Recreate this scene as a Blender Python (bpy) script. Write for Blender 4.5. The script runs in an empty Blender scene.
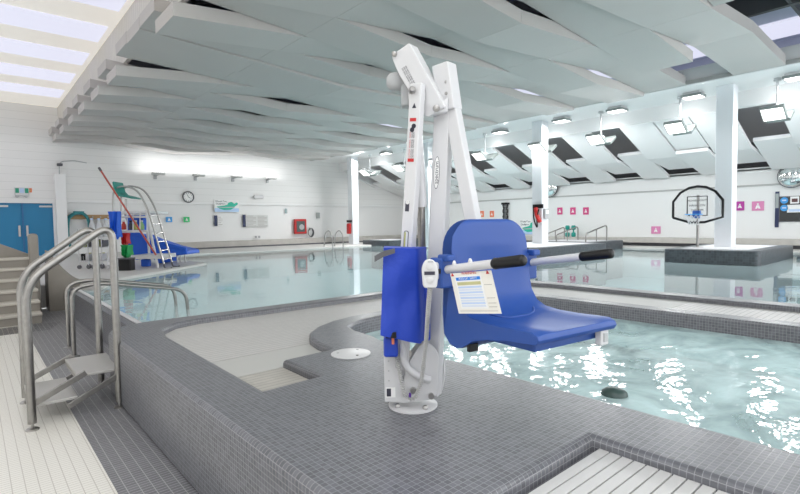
import bpy, bmesh, math, random
from mathutils import Vector, Matrix
random.seed(7)
S = bpy.context.scene
COL = S.collection
PI = math.pi
def V(*a): return Vector(a)

# ------------------------------------------------------------------ camera
FPX = 495.0
d1 = Vector((-431, 17, 495)).normalized()                 # direction of the long beam
d2 = Vector((570, 32, 495)); d2 = (d2 - d1 * d2.dot(d1)).normalized()
up = d1.cross(d2)
if up.y < 0: up = -up
ZC = 1.5
cr = V(d2.x, d1.x, up.x); cu = V(d2.y, d1.y, up.y); cf = V(d2.z, d1.z, up.z)
cam = bpy.data.cameras.new('camera'); cam.sensor_width = 36; cam.lens = FPX / 800 * 36
cam.clip_start = .05; cam.clip_end = 200
co = bpy.data.objects.new('camera', cam); COL.objects.link(co)
m = Matrix(((cr.x, cu.x, -cf.x, 0), (cr.y, cu.y, -cf.y, 0), (cr.z, cu.z, -cf.z, ZC), (0, 0, 0, 1)))
co.matrix_world = m
S.camera = co
YAW = math.atan2(cr.y, cr.x)                               # things turned to face the entrance side

# ------------------------------------------------------------------ materials
MATS = {}
def mat(name, col, rough=.5, metal=0, emit=None, es=0, spec=.5, noise=None, bump=None, coat=0):
    if name in MATS: return MATS[name]
    mt = bpy.data.materials.new(name); mt.use_nodes = True
    nt = mt.node_tree; b = nt.nodes['Principled BSDF']
    b.inputs['Base Color'].default_value = (*col, 1); b.inputs['Roughness'].default_value = rough
    b.inputs['Metallic'].default_value = metal; b.inputs['Specular IOR Level'].default_value = spec
    b.inputs['Coat Weight'].default_value = coat
    if emit: b.inputs['Emission Color'].default_value = (*emit, 1); b.inputs['Emission Strength'].default_value = es
    if noise or bump:
        g = nt.nodes.new('ShaderNodeNewGeometry')
        n = nt.nodes.new('ShaderNodeTexNoise'); n.inputs['Scale'].default_value = (noise or bump)[0]
        n.inputs['Detail'].default_value = 4
        nt.links.new(g.outputs['Position'], n.inputs['Vector'])
        if noise:
            mx = nt.nodes.new('ShaderNodeMix'); mx.data_type = 'RGBA'
            a = noise[1]
            mx.inputs['A'].default_value = (*[c * (1 - a) for c in col], 1); mx.inputs['B'].default_value = (*[min(1, c * (1 + a)) for c in col], 1)
            nt.links.new(n.outputs['Fac'], mx.inputs['Factor']); nt.links.new(mx.outputs['Result'], b.inputs['Base Color'])
        if bump:
            bp = nt.nodes.new('ShaderNodeBump'); bp.inputs['Strength'].default_value = bump[1]; bp.inputs['Distance'].default_value = bump[2]
            nt.links.new(n.outputs['Fac'], bp.inputs['Height']); nt.links.new(bp.outputs['Normal'], b.inputs['Normal'])
    MATS[name] = mt; return mt

def grid_nodes(nt, size, gw, axes=(1, 1, 1)):
    """grout mask from world position; lines across an axis are dropped on faces whose normal is that axis"""
    N = nt.nodes; L = nt.links
    g = N.new('ShaderNodeNewGeometry'); sp = N.new('ShaderNodeSeparateXYZ'); sn = N.new('ShaderNodeSeparateXYZ')
    L.new(g.outputs['Position'], sp.inputs[0]); L.new(g.outputs['True Normal'], sn.inputs[0])
    def mth(op, a, b=None):
        n = N.new('ShaderNodeMath'); n.operation = op
        for i, v in ((0, a), (1, b)):
            if v is None: continue
            if isinstance(v, (int, float)): n.inputs[i].default_value = v
            else: L.new(v, n.inputs[i])
        return n.outputs[0]
    res = None; cells = []
    for i, ax in enumerate('XYZ'):
        q = mth('DIVIDE', sp.outputs[i], size[i]); cells.append(mth('FLOOR', q))
        if not axes[i]: continue
        fr = mth('ABSOLUTE', mth('SUBTRACT', mth('FRACT', q), .5))
        line = mth('GREATER_THAN', fr, .5 - gw / size[i] / 2)
        keep = mth('LESS_THAN', mth('ABSOLUTE', sn.outputs[i]), .8)
        v = mth('MULTIPLY', line, keep)
        res = v if res is None else mth('MAXIMUM', res, v)
    cb = N.new('ShaderNodeCombineXYZ')
    for i in range(3): L.new(cells[i], cb.inputs[i])
    wn = N.new('ShaderNodeTexWhiteNoise'); L.new(cb.outputs[0], wn.inputs['Vector'])
    return res, wn.outputs['Value'], sp, mth

def tile_mat(name, col, grout, size, gw, rough=.3, var=.15, axes=(1, 1, 1), floor=False, spec=.5):
    mt = bpy.data.materials.new(name); mt.use_nodes = True
    nt = mt.node_tree; N = nt.nodes; L = nt.links; b = N['Principled BSDF']
    b.inputs['Roughness'].default_value = rough; b.inputs['Specular IOR Level'].default_value = spec
    msk, rnd, sp, mth = grid_nodes(nt, size, gw, axes)
    mx = N.new('ShaderNodeMix'); mx.data_type = 'RGBA'
    mx.inputs['A'].default_value = (*[c * (1 - var) for c in col], 1); mx.inputs['B'].default_value = (*[min(1, c * (1 + var)) for c in col], 1)
    L.new(rnd, mx.inputs['Factor'])
    base = mx.outputs['Result']; gcol = None
    if floor:
        # white tiles left of x=.57, a darker inlaid band across y=8.95..9.75
        w = mth('LESS_THAN', sp.outputs[0], .572)
        wm = N.new('ShaderNodeMix'); wm.data_type = 'RGBA'; wm.inputs['B'].default_value = (.79, .775, .73, 1)
        L.new(base, wm.inputs['A']); L.new(w, wm.inputs['Factor']); base = wm.outputs['Result']
        s = mth('ADD', sp.outputs[1], mth('MULTIPLY', sp.outputs[0], -.6))
        band = mth('MULTIPLY', mth('MULTIPLY', mth('GREATER_THAN', sp.outputs[1], 8.95), mth('LESS_THAN', sp.outputs[1], 9.62)), mth('LESS_THAN', mth('SUBTRACT', sp.outputs[0], mth('MULTIPLY', mth('SUBTRACT', sp.outputs[1], 8.95), .33)), .85))
        bm2 = N.new('ShaderNodeMix'); bm2.data_type = 'RGBA'; bm2.inputs['B'].default_value = (.05, .05, .055, 1)
        L.new(base, bm2.inputs['A']); L.new(band, bm2.inputs['Factor']); base = bm2.outputs['Result']
        gm = N.new('ShaderNodeMix'); gm.data_type = 'RGBA'; gm.inputs['A'].default_value = (*grout, 1); gm.inputs['B'].default_value = (.52, .49, .45, 1)
        L.new(w, gm.inputs['Factor']); gcol = gm.outputs['Result']
    m2 = N.new('ShaderNodeMix'); m2.data_type = 'RGBA'; m2.inputs['B'].default_value = (*grout, 1)
    L.new(base, m2.inputs['A']); L.new(msk, m2.inputs['Factor'])
    if gcol: L.new(gcol, m2.inputs['B'])
    L.new(m2.outputs['Result'], b.inputs['Base Color'])
    bp = N.new('ShaderNodeBump'); bp.invert = True; bp.inputs['Strength'].default_value = .35; bp.inputs['Distance'].default_value = .004
    L.new(msk, bp.inputs['Height']); L.new(bp.outputs['Normal'], b.inputs['Normal'])
    MATS[name] = mt; return mt

def water_mat(name, tint, scale, strength, dist, ior=1.33, stretch=1.0, foam=.85, murk=.42, mcol=(.74, .92, .945)):
    mt = bpy.data.materials.new(name); mt.use_nodes = True
    nt = mt.node_tree; N = nt.nodes; L = nt.links
    for n in list(N):
        if n.type == 'BSDF_PRINCIPLED': N.remove(n)
    out = N['Material Output']
    g = N.new('ShaderNodeNewGeometry'); n1 = N.new('ShaderNodeTexNoise'); n1.inputs['Scale'].default_value = scale; n1.inputs['Detail'].default_value = 3
    n1.inputs['Distortion'].default_value = .6
    mp = N.new('ShaderNodeMapping'); mp.inputs['Scale'].default_value = (1, stretch, 1)
    L.new(g.outputs['Position'], mp.inputs['Vector']); L.new(mp.outputs[0], n1.inputs['Vector'])
    bp = N.new('ShaderNodeBump'); bp.inputs['Strength'].default_value = strength; bp.inputs['Distance'].default_value = dist
    L.new(n1.outputs['Fac'], bp.inputs['Height'])
    tr = N.new('ShaderNodeBsdfTransparent'); tr.inputs[0].default_value = (*tint, 1)
    gl = N.new('ShaderNodeBsdfGlossy'); gl.inputs['Roughness'].default_value = .02
    L.new(bp.outputs['Normal'], gl.inputs['Normal'])
    lw = N.new('ShaderNodeLayerWeight'); lw.inputs['Blend'].default_value = .5; L.new(bp.outputs['Normal'], lw.inputs['Normal'])
    pw = N.new('ShaderNodeMath'); pw.operation = 'POWER'; pw.inputs[1].default_value = 5; L.new(lw.outputs['Facing'], pw.inputs[0])
    fr = N.new('ShaderNodeMath'); fr.operation = 'MULTIPLY_ADD'; fr.inputs[1].default_value = foam; fr.inputs[2].default_value = .025; L.new(pw.outputs[0], fr.inputs[0])
    df = N.new('ShaderNodeBsdfDiffuse'); df.inputs[0].default_value = (*mcol, 1)
    bub = N.new('ShaderNodeTexNoise'); bub.inputs['Scale'].default_value = scale * .5 if stretch > 1 else .004; bub.inputs['Detail'].default_value = 5; bub.inputs['Distortion'].default_value = 1.5
    L.new(mp.outputs[0], bub.inputs['Vector'])
    bm_ = N.new('ShaderNodeMath'); bm_.operation = 'MULTIPLY'; bm_.inputs[1].default_value = murk * 2; bm_.use_clamp = True; L.new(bub.outputs['Fac'], bm_.inputs[0])
    mk = N.new('ShaderNodeMixShader'); L.new(bm_.outputs[0], mk.inputs[0]); L.new(tr.outputs[0], mk.inputs[1]); L.new(df.outputs[0], mk.inputs[2]); tr = mk
    ms = N.new('ShaderNodeMixShader'); L.new(fr.outputs[0], ms.inputs[0]); L.new(tr.outputs[0], ms.inputs[1]); L.new(gl.outputs[0], ms.inputs[2])
    L.new(ms.outputs[0], out.inputs['Surface'])
    MATS[name] = mt; return mt

GREY_TILE = tile_mat('slate mosaic', (.125, .128, .143), (.27, .27, .285), (.0265, .0265, .0265), .0028, rough=.34, var=.2)
FLOOR_TILE = tile_mat('strip floor tile', (.16, .16, .175), (.40, .40, .41), (.062, .031, .06), .0045, rough=.3, var=.1, floor=True)
ISL_TILE = tile_mat('dark island tile', (.056, .066, .077), (.085, .095, .104), (.06, .06, .06), .005, rough=.35, var=.25)
POOL_TILE = tile_mat('pale pool tile', (.76, .83, .838), (.70, .775, .785), (.15, .15, .15), .006, rough=.4, var=.03)
GRATE = tile_mat('slatted grating', (.50, .49, .48), (.30, .30, .30), (.07, .058, .07), .008, rough=.45, var=.03, axes=(0, 1, 0))
GRATE_B = tile_mat('beige slatted grating', (.43, .41, .375), (.30, .29, .27), (.07, .05, .07), .009, rough=.45, var=.05, axes=(0, 1, 0))
PLAIN_G = mat('plain grating cover', (.47, .47, .455), .5, noise=(3, .04))
SLAT = mat('near grating slat', (.56, .555, .545), .42, noise=(6, .05))
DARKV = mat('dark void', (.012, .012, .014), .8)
WATER = water_mat('pool water', (.80, .94, .955), 1.3, .12, .035, ior=1.36)
TUBW = water_mat('rippled water', (.83, .965, .967), 3.0, .20, .06, ior=1.36, stretch=1.5, murk=.52, mcol=(.74, .955, .965))
WALL = mat('white painted wall', (.80, .80, .795), .55, noise=(.6, .02))
WALLB = tile_mat('white boarded wall', (.80, .795, .785), (.66, .66, .65), (50, 50, .30), .012, rough=.5, var=.01, axes=(0, 0, 1))
TRIMG = mat('grey trim', (.45, .45, .44), .5)
WHITE = mat('white paint', (.82, .82, .82), .4)
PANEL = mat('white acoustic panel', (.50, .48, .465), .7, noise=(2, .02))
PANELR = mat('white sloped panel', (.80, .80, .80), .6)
ROOFD = mat('grey roof deck', (.50, .54, .64), .6, noise=(1.2, .06))
ROOFDARK = mat('dark roof steel', (.10, .10, .105), .6)
ROOFL = mat('pale glowing roof lining', (.80, .77, .72), .6, emit=(.86, .82, .75), es=.30)  # faint emission stands in for daylight on the lining
SKY = mat('skylight glazing', (.15, .15, .17), .4, emit=(.83, .84, 1.0), es=.60)
CONC = mat('beige moulded concrete', (.25, .228, .20), .55, noise=(5, .12), bump=(30, .2, .004))
LEDGE = mat('weathered ledge concrete', (.47, .45, .42), .7, noise=(4, .18))
DECKP = mat('pale pool deck', (.56, .55, .53), .45, noise=(3, .06))
STEEL = mat('brushed steel', (.42, .41, .40), .32, 1)
STEELW = mat('weathered steel', (.33, .32, .305), .34, 1, noise=(25, .2))
CHECK = mat('checker plate', (.55, .54, .52), .42, .7, bump=(90, .8, .004))
PWHITE = mat('powder coated white', (.63, .63, .64), .3)
PGREY = mat('grey plastic', (.42, .43, .44), .4)
DGREY = mat('dark grey paint', (.10, .10, .11), .5)
BLACK = mat('black plastic', (.006, .006, .007), .32, spec=.35)
BLUE = mat('blue moulded plastic', (.014, .066, .30), .42, bump=(60, .08, .002))
FABRIC = mat('blue vinyl cloth', (.010, .050, .44), .55, bump=(14, .5, .012))
BRBLUE = mat('bright blue', (.012, .11, .62), .5)
DOORB = mat('teal blue door', (.012, .20, .40), .45)
RED = mat('red', (.50, .02, .02), .4); REDP = mat('red pole', (.42, .08, .06), .5)
GREEN = mat('green', (.01, .34, .12), .5); TEAL = mat('teal', (.01, .30, .25), .5)
HOSE = mat('teal hose', (.02, .20, .22), .5)
PINK = mat('pink sign', (.62, .06, .22), .5); ORANGE = mat('orange sign', (.80, .22, .11), .5); MAG = mat('magenta sign', (.45, .04, .32), .5)
LPINK = mat('pale pink sign', (.68, .24, .45), .5)
SBLUE = mat('sign blue', (.05, .32, .72), .5); SGREEN = mat('sign green', (.03, .52, .16), .5)
PAPER = mat('white paper', (.84, .84, .83), .5); LBLUE = mat('pale print blue', (.50, .62, .84), .5); OLIVE = mat('print olive', (.52, .50, .26), .5)
INK = mat('dark ink', (.04, .04, .06), .5); NAVY = mat('navy strip', (.02, .03, .09), .5)
CROC = mat('swimming creature green', (.02, .46, .32), .5); PALEW = mat('printed water', (.45, .62, .86), .5)
CHROME = mat('mirror', (.75, .78, .78), .06, 1)
CLEAR = mat('milky plastic', (.62, .64, .66), .25)
LAMP = mat('lamp lens', (1, 1, 1), .3, emit=(1, .99, .96), es=2.2)
LAMPS = mat('dim lamp lens', (1, 1, 1), .3, emit=(1, .99, .96), es=1.5)
TAN = mat('tan board', (.42, .26, .12), .6); YEL = mat('olive yellow', (.42, .42, .12), .6)
BOARD = mat('charcoal notice felt', (.05, .05, .05), .8)

# ------------------------------------------------------------------ mesh builder
class MB:
    def __init__(s): s.v = []; s.f = []
    def add(s, vs, fs):
        o = len(s.v); s.v += [Vector(q) for q in vs]; s.f += [tuple(o + i for i in f) for f in fs]; return s
    def box(s, c, d, M=None):
        x, y, z = d[0] / 2, d[1] / 2, d[2] / 2
        vs = [V(sx * x, sy * y, sz * z) for sx in (-1, 1) for sy in (-1, 1) for sz in (-1, 1)]
        if M is not None: vs = [M @ q for q in vs]
        return s.add([q + Vector(c) for q in vs], [(0, 1, 3, 2), (4, 6, 7, 5), (0, 4, 5, 1), (2, 3, 7, 6), (0, 2, 6, 4), (1, 5, 7, 3)])
    def bb(s, x0, x1, y0, y1, z0, z1): return s.box(((x0 + x1) / 2, (y0 + y1) / 2, (z0 + z1) / 2), (x1 - x0, y1 - y0, z1 - z0))
    def hexa(s, a, b):   # two quads, same winding
        n = len(a)
        return s.add(list(a) + list(b), [tuple(range(n))[::-1], tuple(range(n, 2 * n))] + [(i, (i + 1) % n, n + (i + 1) % n, n + i) for i in range(n)])
    def beam(s, p, q, w, h, side=None):   # rectangular bar p->q, w along side direction, h across
        p = Vector(p); q = Vector(q); t = (q - p).normalized()
        sd = Vector(side) if side is not None else (t.cross(V(0, 0, 1)) if abs(t.z) < .95 else V(1, 0, 0))
        sd = (sd - t * sd.dot(t)).normalized(); n = t.cross(sd)
        k = [(-1, -1), (1, -1), (1, 1), (-1, 1)]
        return s.hexa([p + sd * a * w / 2 + n * b * h / 2 for a, b in k], [q + sd * a * w / 2 + n * b * h / 2 for a, b in k])
    def prism(s, poly, z0, z1, M=None):
        a = [V(x, y, z0) for x, y in poly]; b = [V(x, y, z1) for x, y in poly]
        if M is not None: a = [M @ q for q in a]; b = [M @ q for q in b]
        return s.hexa(a, b)
    def tube(s, pts, r, n=10):
        pts = [Vector(p) for p in pts]; rr = r if isinstance(r, (list, tuple)) else [r] * len(pts)
        t0 = (pts[1] - pts[0]).normalized(); nn = t0.orthogonal().normalized(); vs = []; fs = []
        for i, p in enumerate(pts):
            t = (pts[min(i + 1, len(pts) - 1)] - pts[max(i - 1, 0)]).normalized()
            nn = (nn - t * nn.dot(t)).normalized(); bb_ = t.cross(nn)
            vs += [p + (nn * math.cos(2 * PI * k / n) + bb_ * math.sin(2 * PI * k / n)) * rr[i] for k in range(n)]
        for i in range(len(pts) - 1):
            fs += [(i * n + k, i * n + (k + 1) % n, (i + 1) * n + (k + 1) % n, (i + 1) * n + k) for k in range(n)]
        fs += [tuple(range(n))[::-1], tuple(range(len(pts) * n - n, len(pts) * n))]
        return s.add(vs, fs)
    def lathe(s, prof, c=(0, 0, 0), n=32, M=None):   # prof: (r, z) pairs
        vs = []; fs = []
        for r, z in prof:
            for k in range(n):
                q = V(r * math.cos(2 * PI * k / n), r * math.sin(2 * PI * k / n), z)
                if M is not None: q = M @ q
                vs.append(q + Vector(c))
        for i in range(len(prof) - 1):
            fs += [(i * n + k, i * n + (k + 1) % n, (i + 1) * n + (k + 1) % n, (i + 1) * n + k) for k in range(n)]
        fs += [tuple(range(n))[::-1], tuple(range((len(prof) - 1) * n, len(prof) * n))]
        return s.add(vs, fs)
    def cyl(s, p, q, r, n=16): return s.tube([p, q], r, n)
    def build(s, name, material, parent=None, smooth=None, bevel=0, seg=2, loc=None, subsurf=0):
        me = bpy.data.meshes.new(name); me.from_pydata([tuple(q) for q in s.v], [], s.f)
        bm = bmesh.new(); bm.from_mesh(me); bmesh.ops.recalc_face_normals(bm, faces=bm.faces); bm.to_mesh(me); bm.free()
        me.materials.append(material)
        if smooth:
            me.polygons.foreach_set('use_smooth', [True] * len(me.polygons)); me.set_sharp_from_angle(angle=math.radians(smooth))
        o = bpy.data.objects.new(name, me); COL.objects.link(o)
        if parent is not None: o.parent = parent
        elif loc is None:
            lo = [min(q[i] for q in s.v) for i in range(3)]; hi = [max(q[i] for q in s.v) for i in range(3)]
            c = V((lo[0] + hi[0]) / 2, (lo[1] + hi[1]) / 2, lo[2]); me.transform(Matrix.Translation(-c)); o.location = c
        if loc is not None: o.location = loc
        if bevel:
            md = o.modifiers.new('bevel', 'BEVEL'); md.width = bevel; md.segments = seg; md.limit_method = 'ANGLE'; md.angle_limit = math.radians(40)
        if subsurf:
            md = o.modifiers.new('sub', 'SUBSURF'); md.levels = subsurf; md.render_levels = subsurf
        return o

def fillet(pts, r, n=6):
    pts = [Vector(p) for p in pts]; out = [pts[0]]
    for i in range(1, len(pts) - 1):
        a, b, c = pts[i - 1], pts[i], pts[i + 1]
        u = (a - b); w = (c - b); rr = min(r, u.length * .48, w.length * .48)
        p0 = b + u.normalized() * rr; p1 = b + w.normalized() * rr
        for k in range(n + 1):
            t = k / n; out.append(p0 * (1 - t) ** 2 + b * 2 * t * (1 - t) + p1 * t * t)
    out.append(pts[-1]); return out
def fil2(pts, rs, n=8):
    """closed 2D outline with rounded corners"""
    out = []; N = len(pts)
    for i in range(N):
        r = rs[i] if isinstance(rs, (list, tuple)) else rs
        a, b, c = Vector(pts[i - 1]), Vector(pts[i]), Vector(pts[(i + 1) % N])
        if r <= 0: out.append(tuple(b)); continue
        u = a - b; w = c - b; rr = min(r, u.length * .48, w.length * .48)
        p0 = b + u.normalized() * rr; p1 = b + w.normalized() * rr
        for k in range(n + 1):
            t = k / n; q = p0 * (1 - t) ** 2 + b * 2 * t * (1 - t) + p1 * t * t; out.append((q.x, q.y))
    return out

def plate(name, loops, z0, z1, material, bevel=0, parent=None):
    """flat slab with holes and rounded edges"""
    cu_ = bpy.data.curves.new(name, 'CURVE'); cu_.dimensions = '2D'; cu_.fill_mode = 'BOTH'
    cu_.bevel_depth = bevel; cu_.offset = -bevel; cu_.extrude = (z1 - z0) / 2 - bevel; cu_.bevel_resolution = 2
    for lp in loops:
        sp = cu_.splines.new('POLY'); sp.points.add(len(lp) - 1); sp.use_cyclic_u = True
        for p, q in zip(sp.points, lp): p.co = (q[0], q[1], 0, 1)
    tmp = bpy.data.objects.new(name + '_tmp', cu_); COL.objects.link(tmp)
    me = bpy.data.meshes.new_from_object(tmp.evaluated_get(bpy.context.evaluated_depsgraph_get()))
    bpy.data.objects.remove(tmp)
    me.materials.clear(); me.materials.append(material)
    me.transform(Matrix.Translation((0, 0, (z0 + z1) / 2)))
    o = bpy.data.objects.new(name, me); COL.objects.link(o)
    if parent is not None: o.parent = parent
    return o

def text(txt, size, material, parent, M, name='lettering', depth=.001):
    cu_ = bpy.data.curves.new(name, 'FONT'); cu_.body = txt; cu_.size = size; cu_.extrude = depth; cu_.align_x = 'CENTER'; cu_.align_y = 'CENTER'
    tmp = bpy.data.objects.new(name + '_tmp', cu_); COL.objects.link(tmp)
    me = bpy.data.meshes.new_from_object(tmp.evaluated_get(bpy.context.evaluated_depsgraph_get()))
    bpy.data.objects.remove(tmp)
    me.materials.clear(); me.materials.append(material); me.transform(M)
    o = bpy.data.objects.new(name, me); COL.objects.link(o); o.parent = parent; return o

def tag(o, label, cat, group=None, kind=None):
    o['label'] = label; o['category'] = cat
    if group: o['group'] = group
    if kind: o['kind'] = kind
    return o
def thing(name, loc, label, cat, group=None, rz=0):
    o = bpy.data.objects.new(name, None); COL.objects.link(o); o.location = loc; o.rotation_euler = (0, 0, rz); o.empty_display_size = .1
    return tag(o, label, cat, group)
def copy_tree(o, parent=None):
    c = o.copy(); COL.objects.link(c)
    if parent is not None: c.parent = parent
    for ch in list(o.children): copy_tree(ch, c)
    return c
def struct(o, label, cat='room'): return tag(o, label, cat, None, 'structure')
def basis(x, y, z): # matrix from three axis vectors
    return Matrix(((x[0], y[0], z[0], 0), (x[1], y[1], z[1], 0), (x[2], y[2], z[2], 0), (0, 0, 0, 1)))
#PART2

MATS_PRE = mat('grey print', (.42, .40, .38), .5)
# ------------------------------------------------------------------ setting
WZ = .39; DZ = .45
struct(MB().bb(-6, 1.43, -4, 11.4, -.12, 0).build('floor', FLOOR_TILE), 'walkway floor of white and slate strip tiles beside the raised deck')
# raised slate deck with the spa basin and two recessed gratings
outer = fil2([(.9, -3.2), (6.9, -3.2), (6.9, 5.45), (.9, 5.45)], [0, 0, 1.35, .5], 12)
tub = [(2.5, -2.9), (5.4, -2.9), (5.4, 3.55), (5.3, 3.78), (5.08, 3.93), (4.8, 3.97), (3.25, 3.97), (2.98, 3.95), (2.78, 3.88), (2.64, 3.76), (2.585, 3.6),
       (2.575, 3.42), (2.56, 3.28), (2.53, 3.2), (2.5, 3.06)]
g1 = [(1.25, 2.66), (1.63, 2.67), (1.64, 3.17), (2.06, 3.19), (2.08, 3.42), (2.13, 3.62), (2.24, 3.82), (2.42, 3.99), (2.66, 4.12), (2.96, 4.2), (3.4, 4.23), (4.9, 4.23),
      (5.25, 4.17), (5.5, 4.02), (5.63, 3.78), (5.66, 3.5), (5.66, -2.9), (6.6, -2.9), (6.6, 4.1), (6.5, 4.55), (6.25, 4.92), (5.9, 5.12), (5.5, 5.2), (1.75, 5.2), (1.5, 5.12), (1.33, 4.92), (1.27, 4.6)]
g2 = [(1.15, -2.9), (2.04, -2.9), (2.04, 1.07), (1.15, 1.07)]
dk = plate('raised_deck', [outer, tub, g1, g2], 0, .55, GREY_TILE, .03)
struct(dk, 'raised slate mosaic deck around the spa basin', 'deck')
ap = .006
def inset(poly, x0, x1, y0, y1): return [(min(max(x, x0), x1), min(max(y, y0), y1)) for x, y in poly]
# gratings laid in the recesses
def cut(poly, y0=None, y1=None):
    bm = bmesh.new(); vs = [bm.verts.new((x, y, 0)) for x, y in poly]; bm.faces.new(vs)
    for yy, sgn in ((y0, -1), (y1, 1)):
        if yy is None: continue
        bmesh.ops.bisect_plane(bm, geom=bm.verts[:] + bm.edges[:] + bm.faces[:], plane_co=(0, yy, 0), plane_no=(0, sgn, 0), clear_outer=True)
    return bm
def grating(name, poly, y0, y1, material, label):
    bm = cut(poly, y0, y1)
    r = bmesh.ops.extrude_face_region(bm, geom=bm.faces[:]); bmesh.ops.translate(bm, vec=(0, 0, -.06), verts=[q for q in r['geom'] if isinstance(q, bmesh.types.BMVert)])
    bmesh.ops.recalc_face_normals(bm, faces=bm.faces)
    me = bpy.data.meshes.new(name); bm.to_mesh(me); bm.free(); me.materials.append(material)
    o = bpy.data.objects.new(name, me); COL.objects.link(o); o.location = (0, 0, .495)
    return tag(o, label, 'grating')
def shrink(poly, d):
    out = []; n = len(poly); a = sum(poly[i - 1][0] * poly[i][1] - poly[i][0] * poly[i - 1][1] for i in range(n)); sg = 1 if a > 0 else -1
    for i in range(n):
        p, q, r = Vector(poly[i - 1]), Vector(poly[i]), Vector(poly[(i + 1) % n])
        n1 = V(-(q - p).y, (q - p).x).normalized() * sg; n2 = V(-(r - q).y, (r - q).x).normalized() * sg
        b = n1 + n2; b = b / max(.5, b.dot(b) / 2) if b.length > .1 else n1
        out.append((q.x + b.x * d, q.y + b.y * d))
    return out
g1s = shrink(g1, .004); g2s = shrink(g2, .004)
grating('drain_grating', g1s, None, 3.165, GRATE_B, 'small beige slatted grating in the deck, nearest the pool lift') if False else None
left1 = [(1.255, 2.665), (1.625, 2.675), (1.635, 3.165), (1.26, 3.165)]
grating('drain_grating', left1, None, None, GRATE_B, 'small beige slatted deck grating, front piece left of the white deck cap')
left2 = [(1.26, 3.172), (1.636, 3.172), (2.055, 3.195), (2.075, 3.42), (2.125, 3.62), (2.135, 3.64), (1.262, 3.64)]
grating('drain_grating', left2, None, None, PLAIN_G, 'smooth pale cover plate between the two slatted gratings on the deck')
grating('drain_grating', g1s, 3.648, None, GRATE, 'long pale slatted grating curving round the far side of the spa basin') if False else None
farL = [q for q in g1s if q[1] > 3.64 and q[0] < 4.6]
far_poly = [(1.262, 3.648), (2.14, 3.648)] + [q for q in g1s[6:11]] + [(4.2, 4.234), (4.2, 5.196)] + g1s[23:27]
grating('drain_grating', far_poly, None, None, GRATE, 'long pale slatted grating between the main pool curb and curved spa rim')
far2 = [(4.207, 4.234)] + g1s[11:16] + [(5.664, 2.2), (6.596, 2.2)] + g1s[18:23] + [(4.207, 5.196)]
grating('drain_grating', far2, None, None, PLAIN_G, 'smooth pale grating strip behind the lift seat between spa and main pool')
far3 = [(5.664, 2.193), (5.664, -2.88), (6.596, -2.88), (6.596, 2.193)]
grating('drain_grating', far3, None, None, GRATE, 'pale slatted grating at the right end between spa and main pool')
# near grating of separate slats
t = thing('deck_grating', (1.6, 0, .447), 'pale slatted deck grating in the bottom foreground with open dark gaps', 'grating')
y = 1.035; k = 0
while y > -2.6:
    b = MB(); b.box((0, y - .022, .035), (.87, .044, .05))
    b.build('slat', SLAT, t, bevel=.002); y -= .0505; k += 1
    if y < -.9: break
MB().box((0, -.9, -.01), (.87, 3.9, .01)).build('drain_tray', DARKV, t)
# spa basin lining, bench and water
def ring(poly, z0, z1, th):
    n = len(poly); p2 = shrink(poly, -th); b = MB()
    for i in range(n):
        j = (i + 1) % n
        b.hexa([V(*poly[i], z0), V(*poly[j], z0), V(*p2[j], z0), V(*p2[i], z0)], [V(*poly[i], z1), V(*poly[j], z1), V(*p2[j], z1), V(*p2[i], z1)])
    return b
tb = shrink(tub, .006)
struct(ring(tb, -.75, .37, -.03).build('spa_basin_wall', POOL_TILE), 'pale tiled lining of the spa basin under water', 'basin')
struct(MB().prism(tub, -.85, -.75).build('spa_basin_floor', POOL_TILE), 'pale tiled bottom of the spa basin', 'basin')
struct(MB().bb(4.97, 5.37, -2.8, 3.5, -.75, .18).build('spa_bench', POOL_TILE), 'submerged bench along the far side of the spa', 'bench')
struct(MB().bb(4.93, 5.03, -2.8, 2.75, .181, .20).build('trim_1', DGREY), 'dark nosing line on the submerged spa bench', 'trim')
def water(name, poly, z, material, label):
    me = bpy.data.meshes.new(name); me.from_pydata([(x, y, 0) for x, y in poly], [], [tuple(range(len(poly)))]); me.materials.append(material)
    o = bpy.data.objects.new(name, me); COL.objects.link(o); o.location = (0, 0, z); return tag(o, label, 'water', kind='stuff')
water('spa_water', tub, .405, TUBW, 'rippled turquoise water filling the spa basin')
# main pool
deck_edge = [(1.3, 10.6), (1.72, 10.1), (2.06, 11.0), (2.47, 11.78), (2.95, 12.25), (3.45, 12.72), (5.15, 14.45), (4.95, 16.6), (5.3, 19.3), (5.8, 19.8), (19.6, 19.8), (19.6, -4)]
struct(MB().bb(1.2, 20, -4.5, 20.2, -.95, -.75).build('pool_basin_floor', POOL_TILE), 'pale blue tiled bottom of the main pool', 'basin')
for k, yy in enumerate(()):
    struct(MB().bb(3, 19.4, yy, yy + .22, -.75, -.743).build('trim_%d' % (k + 2), mat('lane line', (.10, .22, .30), .5)), 'dark lane line on the bottom of the main pool', 'trim')
pw = [(1.3, 5.0)] + deck_edge + [(6.8, -4), (6.8, 5.0)]
mw = water('pool_water', [(1.42, 5.3)] + [(1.42, 10.6)] + deck_edge[1:] + [(6.85, -4), (6.85, 5.3)], WZ, WATER, 'calm pale turquoise water of the main swimming pool')
struct(ring([(1.425, 5.2)] + [(1.425, 10.6)] + deck_edge[1:] + [(6.88, -4), (6.88, 5.2)], -.8, .36, .02).build('pool_basin_wall', POOL_TILE), 'pale tiled side walls of the main pool', 'basin')
far_deck = [(1.66, 10.35)] + deck_edge[1:] + [(21.25, -4), (21.25, 24), (-6, 24), (-6, 11.4), (1.3, 11.4), (1.5, 11.15)]
struct(plate('pool_deck', [far_deck], .0, DZ, DECKP, .03), 'pale pool deck along the far walls and under the lifeguard chair', 'deck')
struct(MB().bb(1.28, 1.42, 5.46, 10.6, 0, .415).build('curb', GREY_TILE), 'low slate curb along the left edge of the main pool', 'curb')
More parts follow.
